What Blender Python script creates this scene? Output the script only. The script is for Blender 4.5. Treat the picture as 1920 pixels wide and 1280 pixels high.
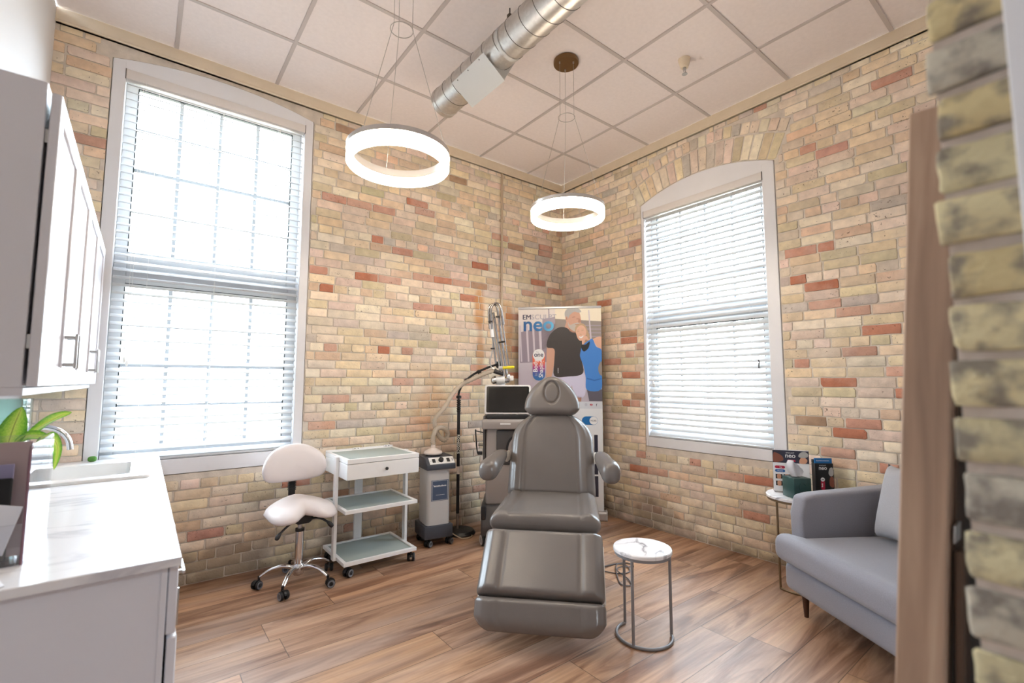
import bpy, bmesh, math, random
from mathutils import Vector, Matrix, Euler
from math import sin, cos, pi, radians, sqrt

for o in list(bpy.data.objects):
    bpy.data.objects.remove(o)
scene = bpy.context.scene
COL = scene.collection
H = 3.50                      # ceiling height of the room, metres

# ------------------------------------------------------------------ camera
cam_data = bpy.data.cameras.new('camera')
cam_data.sensor_width = 36.0
cam_data.lens = 36.0 * 881.97 / 1920.0
cam_data.clip_start = 0.02
cam_data.dof.use_dof = True
cam_data.dof.focus_distance = 3.2
cam_data.dof.aperture_fstop = 2.2
cam = bpy.data.objects.new('camera', cam_data)
COL.objects.link(cam)
cam.location = (-3.6318, -3.7304, 1.2906)
_r = Vector((0.78726686, -0.61661157, 0.00102472))
_u = Vector((-0.05355319, -0.06671897, 0.9963336))
_f = Vector((0.61428246, 0.7844353, 0.08554715))
cam.rotation_euler = Matrix((_r, _u, -_f)).transposed().to_euler()
scene.camera = cam

# ------------------------------------------------------------------ world, lights, exposure
scene.view_settings.view_transform = 'Standard'
scene.view_settings.look = 'None'
scene.view_settings.gamma = 1.0
scene.view_settings.exposure = 1.46
scene.view_settings.use_curve_mapping = False
SKY = 11.0
LAMP = 16.0
HALL = 19.0
world = bpy.data.worlds.new('daylight')
scene.world = world
world.use_nodes = True
wn = world.node_tree.nodes
wn.clear()
wo = wn.new('ShaderNodeOutputWorld')
bg = wn.new('ShaderNodeBackground')
bg.inputs[1].default_value = SKY
# pale overcast sky above the horizon, darker sunlit ground below it
wl = world.node_tree.links.new
wt = wn.new('ShaderNodeTexCoord')
ws = wn.new('ShaderNodeSeparateXYZ')
wl(wt.outputs['Generated'], ws.inputs[0])
wr = wn.new('ShaderNodeValToRGB')
wm = wn.new('ShaderNodeMapRange')
wm.inputs[1].default_value, wm.inputs[2].default_value = -1.0, 1.0
wl(ws.outputs['Z'], wm.inputs[0]); wl(wm.outputs[0], wr.inputs[0])
we = wr.color_ramp.elements
we[0].position, we[0].color = 0.47, (0.30, 0.31, 0.28, 1)
we[1].position, we[1].color = 0.55, (0.74, 0.87, 1.0, 1)
wl(wr.outputs[0], bg.inputs[0])
wl(bg.outputs[0], wo.inputs[0])

def area(name, loc, rot, sx, sy, energy=None, color=(1, 1, 1), portal=False):
    d = bpy.data.lights.new(name, 'AREA')
    d.shape = 'RECTANGLE'
    d.size, d.size_y = sx, sy
    d.color = color
    if portal:
        d.cycles.is_portal = True
    else:
        d.energy = energy
    o = bpy.data.objects.new(name, d)
    COL.objects.link(o)
    o.location = loc
    o.rotation_euler = rot
    return o
# portals guide daylight sampling through the two windows (they give no light of their own)
area('window_portal', (-3.28, 0.24, 2.0), (-pi / 2, 0, 0), 1.0, 2.5, portal=True)
area('window_portal', (0.24, -1.64, 1.85), (0, pi / 2, 0), 2.1, 1.1, portal=True)
# unseen lamp added in the hallway behind the camera as fill through the doorway
area('hall_fill_light', (-3.3, -5.3, 3.40), (0, 0, 0), 1.2, 1.2, energy=HALL, color=(0.88, 0.94, 1.0))

# ------------------------------------------------------------------ helpers
def lin(c):
    return c / 12.92 if c <= 0.04045 else ((c + 0.055) / 1.055) ** 2.4
def rgb(r, g, b):
    return (lin(r / 255), lin(g / 255), lin(b / 255), 1.0)

class MB:
    """collects shapes, each with a material slot index, into one mesh"""
    def __init__(self):
        self.bm = bmesh.new()
        self.M = Matrix.Identity(4)
        self.mi = 0
    def v(self, p):
        return self.bm.verts.new(self.M @ Vector(p))
    def f(self, vs, mi=None):
        try:
            fc = self.bm.faces.new(vs)
            fc.material_index = self.mi if mi is None else mi
            return fc
        except ValueError:
            return None
    def poly(self, pts, mi=None):
        return self.f([self.v(p) for p in pts], mi)
    def loft(self, loops, closed=True, cap0=True, cap1=True, ring=False, mi=None):
        vl = [[self.v(p) for p in lp] for lp in loops]
        n = len(vl[0])
        rng = range(len(vl) - 1) if not ring else range(len(vl))
        for i in rng:
            a, b = vl[i], vl[(i + 1) % len(vl)]
            for k in range(n if closed else n - 1):
                self.f([a[k], a[(k + 1) % n], b[(k + 1) % n], b[k]], mi)
        if not ring:
            if cap0: self.f(list(reversed(vl[0])), mi)
            if cap1: self.f(vl[-1], mi)
        return vl
    def box(self, x0, x1, y0, y1, z0, z1, bev=0.0, seg=2, mi=None):
        b = bmesh.new()
        vs = [b.verts.new((x, y, z)) for x in (x0, x1) for y in (y0, y1) for z in (z0, z1)]
        for q in ((0, 1, 3, 2), (4, 6, 7, 5), (0, 4, 5, 1), (2, 3, 7, 6), (0, 2, 6, 4), (1, 5, 7, 3)):
            b.faces.new([vs[i] for i in q])
        if bev > 0:
            bmesh.ops.bevel(b, geom=list(b.edges), offset=bev, segments=seg, profile=0.5, affect='EDGES')
        self.take(b, mi)
    def take(self, b, mi=None):
        m = {}
        for v in b.verts: m[v] = self.v(v.co)
        for fc in b.faces: self.f([m[v] for v in fc.verts], mi)
        b.free()
    def prism(self, pts, a0, a1, axis='z', bev=0.0, seg=3, mi=None):
        """polygon pts (p,q) pushed along an axis; z: (p,q,a)  y: (p,a,q)  x: (a,p,q)"""
        def mk(p, q, a):
            return {'z': (p, q, a), 'y': (p, a, q), 'x': (a, p, q)}[axis]
        b = bmesh.new()
        lo = [b.verts.new(mk(p, q, a0)) for p, q in pts]
        hi = [b.verts.new(mk(p, q, a1)) for p, q in pts]
        n = len(pts)
        b.faces.new(list(reversed(lo)))
        b.faces.new(hi)
        for i in range(n):
            b.faces.new([lo[i], lo[(i + 1) % n], hi[(i + 1) % n], hi[i]])
        bmesh.ops.recalc_face_normals(b, faces=list(b.faces))
        if bev > 0:
            bmesh.ops.bevel(b, geom=list(b.edges), offset=bev, segments=seg, profile=0.5, affect='EDGES')
        self.take(b, mi)
    def tube(self, pts, r, seg=10, closed=False, mi=None, caps=True):
        pts = [Vector(p) for p in pts]
        n = len(pts)
        rr = r if isinstance(r, (list, tuple)) else [r] * n
        loops = []
        prev = None
        for i, p in enumerate(pts):
            a = pts[i - 1] if (i > 0 or closed) else p
            c = pts[(i + 1) % n] if (i < n - 1 or closed) else p
            t = (c - a).normalized()
            if prev is None:
                up = Vector((0, 0, 1)) if abs(t.z) < 0.9 else Vector((1, 0, 0))
                x = t.cross(up).normalized()
            else:
                x = (prev - t * prev.dot(t)).normalized()
            y = t.cross(x)
            prev = x
            loops.append([p + (x * cos(2 * pi * k / seg) + y * sin(2 * pi * k / seg)) * rr[i] for k in range(seg)])
        self.loft(loops, ring=closed, cap0=caps, cap1=caps, mi=mi)
    def lathe(self, prof, c=(0, 0, 0), seg=32, axis='z', mi=None, ring=False):
        """profile of (radius, height) points spun round an axis through c"""
        def pt(r, h, a):
            x, y = r * cos(a), r * sin(a)
            q = {'z': (x, y, h), 'y': (x, h, -y), 'x': (h, x, y)}[axis]
            return (c[0] + q[0], c[1] + q[1], c[2] + q[2])
        rows = [[self.v(pt(r, h, 2 * pi * k / seg)) for k in range(seg)] for r, h in prof]
        m = len(rows)
        for i in range(m if ring else m - 1):
            a, b = rows[i], rows[(i + 1) % m]
            for k in range(seg):
                self.f([a[k], a[(k + 1) % seg], b[(k + 1) % seg], b[k]], mi)
        if not ring:
            self.f(list(reversed(rows[0])), mi)
            self.f(rows[-1], mi)
    def cyl(self, p0, p1, r0, r1=None, seg=20, mi=None):
        self.tube([p0, p1], [r0, r0 if r1 is None else r1], seg, mi=mi)
    def ell(self, c, rx, ry, rz, seg=20, rings=12, mi=None, pw=1.0):
        rows = []
        for i in range(rings + 1):
            th = pi * (0.02 + 0.96 * i / rings) - pi / 2
            s, q = sin(th), cos(th)
            s = math.copysign(abs(s) ** pw, s); q = abs(q) ** pw
            rows.append([(c[0] + rx * q * cos(2 * pi * k / seg), c[1] + ry * q * sin(2 * pi * k / seg), c[2] + rz * s) for k in range(seg)])
        self.loft(rows, mi=mi)
    def build(self, name, mats, parent=None, smooth=40, recalc=True):
        b = self.bm
        if recalc:
            bmesh.ops.recalc_face_normals(b, faces=list(b.faces))
        if smooth:
            lim = radians(smooth)
            for fc in b.faces: fc.smooth = True
            for e in b.edges:
                if len(e.link_faces) == 2:
                    e.smooth = e.calc_face_angle(0) < lim
        me = bpy.data.meshes.new(name)
        b.to_mesh(me)
        b.free()
        o = bpy.data.objects.new(name, me)
        for m in (mats if isinstance(mats, (list, tuple)) else [mats]):
            me.materials.append(m)
        COL.objects.link(o)
        if parent: o.parent = parent
        return o

def root(name, loc=(0, 0, 0), rz=0.0):
    o = bpy.data.objects.new(name, None)
    o.empty_display_size = 0.1
    COL.objects.link(o)
    o.location = loc
    o.rotation_euler = (0, 0, rz)
    return o
def tag(o, label=None, cat=None, group=None, kind=None):
    if label: o['label'] = label
    if cat: o['category'] = cat
    if group: o['group'] = group
    if kind: o['kind'] = kind
    return o
def struct(o):
    o['kind'] = 'structure'
    return o
def copy_tree(o, parent=None):
    c = o.copy()
    COL.objects.link(c)
    c.parent = parent
    for ch in [q for q in bpy.data.objects if q.parent == o]:
        copy_tree(ch, c)
    return c
def arc(cx, cy, r, a0, a1, n):
    return [(cx + r * cos(a0 + (a1 - a0) * i / n), cy + r * sin(a0 + (a1 - a0) * i / n)) for i in range(n + 1)]
def rrect(x0, x1, y0, y1, r, n=5):
    return (arc(x1 - r, y1 - r, r, 0, pi / 2, n) + arc(x0 + r, y1 - r, r, pi / 2, pi, n)
            + arc(x0 + r, y0 + r, r, pi, 1.5 * pi, n) + arc(x1 - r, y0 + r, r, 1.5 * pi, 2 * pi, n))
def smoothp(pts, n=6, closed=False):
    """Catmull-Rom through points of any dimension"""
    P = [Vector(p) for p in pts]
    out = []
    m = len(P)
    for i in range(m if closed else m - 1):
        p0 = P[(i - 1) % m] if (closed or i > 0) else P[0]
        p1, p2 = P[i], P[(i + 1) % m]
        p3 = P[(i + 2) % m] if (closed or i + 2 < m) else P[-1]
        for k in range(n):
            t = k / n
            out.append(0.5 * ((2 * p1) + (p2 - p0) * t + (2 * p0 - 5 * p1 + 4 * p2 - p3) * t * t + (3 * p1 - p0 - 3 * p2 + p3) * t ** 3))
    if not closed: out.append(P[-1])
    return out
def text_into(mb, s, size, M, mi=0, bold=0.0, align='CENTER', depth=0.0006, space=1.0, sx=1.0):
    cu = bpy.data.curves.new('txt', 'FONT')
    cu.body = s
    cu.size = size
    cu.align_x = align
    cu.offset = bold
    cu.resolution_u = 4
    cu.space_character = space
    ob = bpy.data.objects.new('txt', cu)
    COL.objects.link(ob)
    me = bpy.data.meshes.new_from_object(ob.evaluated_get(bpy.context.evaluated_depsgraph_get()))
    vs = [mb.v(M @ Vector((v.co.x * sx, v.co.y, depth))) for v in me.vertices]
    for p in me.polygons:
        mb.f([vs[i] for i in p.vertices], mi)
    bpy.data.objects.remove(ob)
    bpy.data.curves.remove(cu)
    bpy.data.meshes.remove(me)

# ------------------------------------------------------------------ materials
def nt(name):
    m = bpy.data.materials.new(name)
    m.use_nodes = True
    t = m.node_tree
    return m, t, t.nodes['Principled BSDF']
def node(t, kind, **kw):
    n = t.nodes.new(kind)
    for k, v in kw.items(): setattr(n, k, v)
    return n
def mat(name, col, rough=0.5, metal=0.0, bump=0.0, bscale=200.0, mottle=0.0, mscale=8.0, emit=None, estr=0.0, coat=0.0, spec=0.5, alpha=1.0, stretch=None, sheen=0.0):
    m, t, b = nt(name)
    b.inputs['Base Color'].default_value = col
    b.inputs['Roughness'].default_value = rough
    b.inputs['Metallic'].default_value = metal
    b.inputs['Specular IOR Level'].default_value = spec
    b.inputs['Coat Weight'].default_value = coat
    b.inputs['Sheen Weight'].default_value = sheen
    if emit is not None:
        b.inputs['Emission Color'].default_value = emit
        b.inputs['Emission Strength'].default_value = estr
    tc = node(t, 'ShaderNodeTexCoord')
    src = tc.outputs['Object']
    if stretch:
        mp = node(t, 'ShaderNodeMapping')
        mp.inputs['Scale'].default_value = stretch
        t.links.new(src, mp.inputs[0])
        src = mp.outputs[0]
    if mottle > 0:
        n = node(t, 'ShaderNodeTexNoise')
        n.inputs['Scale'].default_value = mscale
        n.inputs['Detail'].default_value = 5.0
        t.links.new(src, n.inputs['Vector'])
        r = node(t, 'ShaderNodeValToRGB')
        lo = tuple(max(0, c * (1 - mottle)) for c in col[:3]) + (1,)
        hi = tuple(min(1, c * (1 + mottle)) for c in col[:3]) + (1,)
        r.color_ramp.elements[0].position = 0.3
        r.color_ramp.elements[1].position = 0.7
        r.color_ramp.elements[0].color = lo
        r.color_ramp.elements[1].color = hi
        t.links.new(n.outputs['Fac'], r.inputs[0])
        t.links.new(r.outputs[0], b.inputs['Base Color'])
    if bump > 0:
        n = node(t, 'ShaderNodeTexNoise')
        n.inputs['Scale'].default_value = bscale
        n.inputs['Detail'].default_value = 3.0
        t.links.new(src, n.inputs['Vector'])
        bp = node(t, 'ShaderNodeBump')
        bp.inputs['Strength'].default_value = bump
        bp.inputs['Distance'].default_value = 0.002
        t.links.new(n.outputs['Fac'], bp.inputs['Height'])
        t.links.new(bp.outputs[0], b.inputs['Normal'])
    return m
def glass_mat(name, tint=(1, 1, 1, 1), refl=0.08, rough=0.0, opaque=0.0, dif=(0.9, 0.9, 0.9, 1)):
    """clear sheet: transparency plus a fresnel mirror, cheap to light through"""
    m = bpy.data.materials.new(name)
    m.use_nodes = True
    t = m.node_tree
    t.nodes.clear()
    out = node(t, 'ShaderNodeOutputMaterial')
    tr = node(t, 'ShaderNodeBsdfTransparent')
    tr.inputs[0].default_value = tint
    gl = node(t, 'ShaderNodeBsdfGlossy')
    gl.inputs['Roughness'].default_value = rough
    lw = node(t, 'ShaderNodeLayerWeight')
    lw.inputs[0].default_value = 0.25
    mu = node(t, 'ShaderNodeMath', operation='MULTIPLY_ADD')
    mu.inputs[1].default_value = 0.7
    mu.inputs[2].default_value = refl * 0.5
    t.links.new(lw.outputs['Fresnel'], mu.inputs[0])
    mx = node(t, 'ShaderNodeMixShader')
    t.links.new(mu.outputs[0], mx.inputs[0])
    t.links.new(tr.outputs[0], mx.inputs[1])
    t.links.new(gl.outputs[0], mx.inputs[2])
    last = mx
    if opaque > 0:
        df = node(t, 'ShaderNodeBsdfDiffuse')
        df.inputs[0].default_value = dif
        m2 = node(t, 'ShaderNodeMixShader')
        m2.inputs[0].default_value = opaque
        t.links.new(mx.outputs[0], m2.inputs[1])
        t.links.new(df.outputs[0], m2.inputs[2])
        last = m2
    t.links.new(last.outputs[0], out.inputs[0])
    return m
def ramp_mat(name, axis, stops, rough=0.6, scale=1.0, off=0.0):
    """a printed colour sweep across an object, along its own x, y or z"""
    m, t, b = nt(name)
    b.inputs['Roughness'].default_value = rough
    tc = node(t, 'ShaderNodeTexCoord')
    sp = node(t, 'ShaderNodeSeparateXYZ')
    t.links.new(tc.outputs['Object'], sp.inputs[0])
    ma = node(t, 'ShaderNodeMath', operation='MULTIPLY_ADD')
    ma.inputs[1].default_value = scale
    ma.inputs[2].default_value = off
    t.links.new(sp.outputs[axis], ma.inputs[0])
    r = node(t, 'ShaderNodeValToRGB')
    e = r.color_ramp.elements
    while len(e) < len(stops): e.new(0.5)
    for q, (p, c) in zip(e, stops):
        q.position = p
        q.color = c
    t.links.new(ma.outputs[0], r.inputs[0])
    t.links.new(r.outputs[0], b.inputs['Base Color'])
    return m
def marble_mat(name, base, vein, scale=3.0, rough=0.15, amount=0.5, thin=0.04, stretch=(1, 1, 1)):
    m, t, b = nt(name)
    b.inputs['Roughness'].default_value = rough
    tc = node(t, 'ShaderNodeTexCoord')
    mp = node(t, 'ShaderNodeMapping')
    mp.inputs['Scale'].default_value = stretch
    mp.inputs['Location'].default_value = (3.1, 1.7, 0.4)
    t.links.new(tc.outputs['Object'], mp.inputs[0])
    n = node(t, 'ShaderNodeTexNoise')
    n.inputs['Scale'].default_value = scale
    n.inputs['Detail'].default_value = 6
    n.inputs['Distortion'].default_value = 1.2
    t.links.new(mp.outputs[0], n.inputs['Vector'])
    a = node(t, 'ShaderNodeMath', operation='SUBTRACT'); a.inputs[1].default_value = 0.5
    t.links.new(n.outputs['Fac'], a.inputs[0])
    ab = node(t, 'ShaderNodeMath', operation='ABSOLUTE')
    t.links.new(a.outputs[0], ab.inputs[0])
    r = node(t, 'ShaderNodeValToRGB')
    r.color_ramp.elements[0].position = 0.0
    r.color_ramp.elements[1].position = thin
    r.color_ramp.elements[0].color = (1, 1, 1, 1)
    r.color_ramp.elements[1].color = (0, 0, 0, 1)
    t.links.new(ab.outputs[0], r.inputs[0])
    n2 = node(t, 'ShaderNodeTexNoise')
    n2.inputs['Scale'].default_value = scale * 0.8
    t.links.new(mp.outputs[0], n2.inputs['Vector'])
    r2 = node(t, 'ShaderNodeValToRGB')
    r2.color_ramp.elements[0].position = 0.36
    r2.color_ramp.elements[1].position = 0.54
    t.links.new(n2.outputs['Fac'], r2.inputs[0])
    mu = node(t, 'ShaderNodeMath', operation='MULTIPLY')
    t.links.new(r.outputs[0], mu.inputs[0]); t.links.new(r2.outputs[0], mu.inputs[1])
    m2 = node(t, 'ShaderNodeMath', operation='MULTIPLY'); m2.inputs[1].default_value = amount
    t.links.new(mu.outputs[0], m2.inputs[0])
    mx = node(t, 'ShaderNodeMixRGB')
    mx.inputs[1].default_value = base
    mx.inputs[2].default_value = vein
    t.links.new(m2.outputs[0], mx.inputs[0])
    t.links.new(mx.outputs[0], b.inputs['Base Color'])
    return m
# ================================================================== THE ROOM
M = {}
M['white_trim'] = mat('painted_white_trim', rgb(226, 225, 228), 0.42, mottle=0.03, mscale=3)
M['cream_trim'] = mat('cream_painted_cornice', rgb(222, 206, 182), 0.5, mottle=0.04, mscale=6)
M['plaster'] = mat('white_plaster', rgb(216, 214, 214), 0.65, bump=0.15, bscale=60)
M['hall_paint'] = mat('hall_paint', rgb(214, 208, 202), 0.7, mottle=0.02, mscale=2)
M['tile'] = mat('ceiling_tile', rgb(236, 226, 222), 0.9, bump=0.5, bscale=260, mottle=0.025, mscale=40)
M['grid'] = mat('ceiling_grid_metal', rgb(196, 186, 181), 0.55)

# ---- brick: every brick carries its own tone in the colour attribute 'tone'
def brick_material(name, wear):
    m, t, b = nt(name)
    L = t.links.new
    at = node(t, 'ShaderNodeAttribute', attribute_name='tone')
    geo = node(t, 'ShaderNodeNewGeometry')
    b.inputs['Roughness'].default_value = 0.88
    b.inputs['Specular IOR Level'].default_value = 0.25
    # soft mottling inside each brick
    n1 = node(t, 'ShaderNodeTexNoise'); n1.inputs['Scale'].default_value = 16; n1.inputs['Detail'].default_value = 6
    L(geo.outputs['Position'], n1.inputs['Vector'])
    r1 = node(t, 'ShaderNodeMapRange'); r1.inputs[1].default_value = 0.3; r1.inputs[2].default_value = 0.7
    r1.inputs[3].default_value = 0.86; r1.inputs[4].default_value = 1.10
    L(n1.outputs['Fac'], r1.inputs[0])
    m1 = node(t, 'ShaderNodeMixRGB', blend_type='MULTIPLY'); m1.inputs[0].default_value = 1
    L(at.outputs['Color'], m1.inputs[1]); L(r1.outputs[0], m1.inputs[2])
    # lime bloom / old mortar film in cloudy patches
    n2 = node(t, 'ShaderNodeTexNoise'); n2.inputs['Scale'].default_value = 2.1; n2.inputs['Detail'].default_value = 8
    n2.inputs['Roughness'].default_value = 0.65
    L(geo.outputs['Position'], n2.inputs['Vector'])
    r2 = node(t, 'ShaderNodeMapRange'); r2.inputs[1].default_value = 0.5; r2.inputs[2].default_value = 0.72
    r2.inputs[3].default_value = 0.0; r2.inputs[4].default_value = 0.42
    L(n2.outputs['Fac'], r2.inputs[0])
    m2 = node(t, 'ShaderNodeMixRGB'); m2.inputs[2].default_value = rgb(234, 220, 208)
    L(r2.outputs[0], m2.inputs[0]); L(m1.outputs[0], m2.inputs[1])
    # small dark pits
    n3 = node(t, 'ShaderNodeTexNoise'); n3.inputs['Scale'].default_value = 75; n3.inputs['Detail'].default_value = 2
    L(geo.outputs['Position'], n3.inputs['Vector'])
    n4 = node(t, 'ShaderNodeTexNoise'); n4.inputs['Scale'].default_value = 5
    L(geo.outputs['Position'], n4.inputs['Vector'])
    ad = node(t, 'ShaderNodeMath', operation='MULTIPLY_ADD'); ad.inputs[1].default_value = 0.35
    L(n4.outputs['Fac'], ad.inputs[0]); L(n3.outputs['Fac'], ad.inputs[2])
    r3 = node(t, 'ShaderNodeMapRange'); r3.inputs[1].default_value = 0.87; r3.inputs[2].default_value = 0.94
    r3.inputs[3].default_value = 0; r3.inputs[4].default_value = 0.75
    L(ad.outputs[0], r3.inputs[0])
    m3 = node(t, 'ShaderNodeMixRGB'); m3.inputs[2].default_value = rgb(92, 72, 56)
    L(r3.outputs[0], m3.inputs[0]); L(m2.outputs[0], m3.inputs[1])
    last = m3
    # grey cement smears and grime along the foot of the wall
    sp = node(t, 'ShaderNodeSeparateXYZ'); L(geo.outputs['Position'], sp.inputs[0])
    n5 = node(t, 'ShaderNodeTexNoise'); n5.inputs['Scale'].default_value = 3.0; n5.inputs['Detail'].default_value = 9
    L(geo.outputs['Position'], n5.inputs['Vector'])
    h = node(t, 'ShaderNodeMapRange'); h.inputs[1].default_value = 0.5; h.inputs[2].default_value = 0.0
    h.inputs[3].default_value = -0.22; h.inputs[4].default_value = 0.16
    L(sp.outputs['Z'], h.inputs[0])
    a5 = node(t, 'ShaderNodeMath', operation='ADD'); L(n5.outputs['Fac'], a5.inputs[0]); L(h.outputs[0], a5.inputs[1])
    r5 = node(t, 'ShaderNodeMapRange'); r5.inputs[1].default_value = 0.5; r5.inputs[2].default_value = 0.66
    r5.inputs[3].default_value = 0; r5.inputs[4].default_value = wear
    L(a5.outputs[0], r5.inputs[0])
    m5 = node(t, 'ShaderNodeMixRGB'); m5.inputs[2].default_value = rgb(138, 122, 108)
    L(r5.outputs[0], m5.inputs[0]); L(m3.outputs[0], m5.inputs[1])
    last = m5
    # soft patches: rusty water stains, and warm light painted brown right of them
    for (x, y, z, rx, rz, s) in STAINS_AND_LIGHT:
        sb = node(t, 'ShaderNodeVectorMath', operation='SUBTRACT'); sb.inputs[1].default_value = (x, y, z)
        L(geo.outputs['Position'], sb.inputs[0])
        ml = node(t, 'ShaderNodeVectorMath', operation='MULTIPLY'); ml.inputs[1].default_value = (1 / rx, 1 / rx, 1 / rz)
        L(sb.outputs[0], ml.inputs[0])
        ln = node(t, 'ShaderNodeVectorMath', operation='LENGTH'); L(ml.outputs[0], ln.inputs[0])
        aa = node(t, 'ShaderNodeMath', operation='MULTIPLY_ADD'); aa.inputs[1].default_value = 1.6
        L(n5.outputs['Fac'], aa.inputs[0]); L(ln.outputs['Value'], aa.inputs[2])
        rs = node(t, 'ShaderNodeMapRange'); rs.inputs[1].default_value = 1.75; rs.inputs[2].default_value = 1.3
        rs.inputs[3].default_value = 0; rs.inputs[4].default_value = s
        L(aa.outputs[0], rs.inputs[0])
        ms = node(t, 'ShaderNodeMixRGB'); ms.inputs[2].default_value = rgb(204, 146, 92)
        L(rs.outputs[0], ms.inputs[0]); L(last.outputs[0], ms.inputs[1])
        last = ms
    L(last.outputs[0], b.inputs['Base Color'])
    n6 = node(t, 'ShaderNodeTexNoise'); n6.inputs['Scale'].default_value = 90; n6.inputs['Detail'].default_value = 5
    L(geo.outputs['Position'], n6.inputs['Vector'])
    bp = node(t, 'ShaderNodeBump'); bp.inputs['Strength'].default_value = 0.8; bp.inputs['Distance'].default_value = 0.003
    L(n6.outputs['Fac'], bp.inputs['Height']); L(bp.outputs[0], b.inputs['Normal'])
    return m
STAINS_AND_LIGHT = [(-1.12, 0, 1.98, 0.09, 0.26, 0.8), (-1.10, 0, 1.60, 0.06, 0.30, 0.6), (-0.78, 0, 1.85, 0.10, 0.35, 0.55), (-1.62, 0, 1.05, 0.22, 0.35, 0.35)]
M['brick'] = brick_material('old_brick', 0.72)
M['mortar'] = mat('lime_mortar', rgb(212, 200, 186), 0.95, bump=0.8, bscale=120, mottle=0.14, mscale=14)

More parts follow.
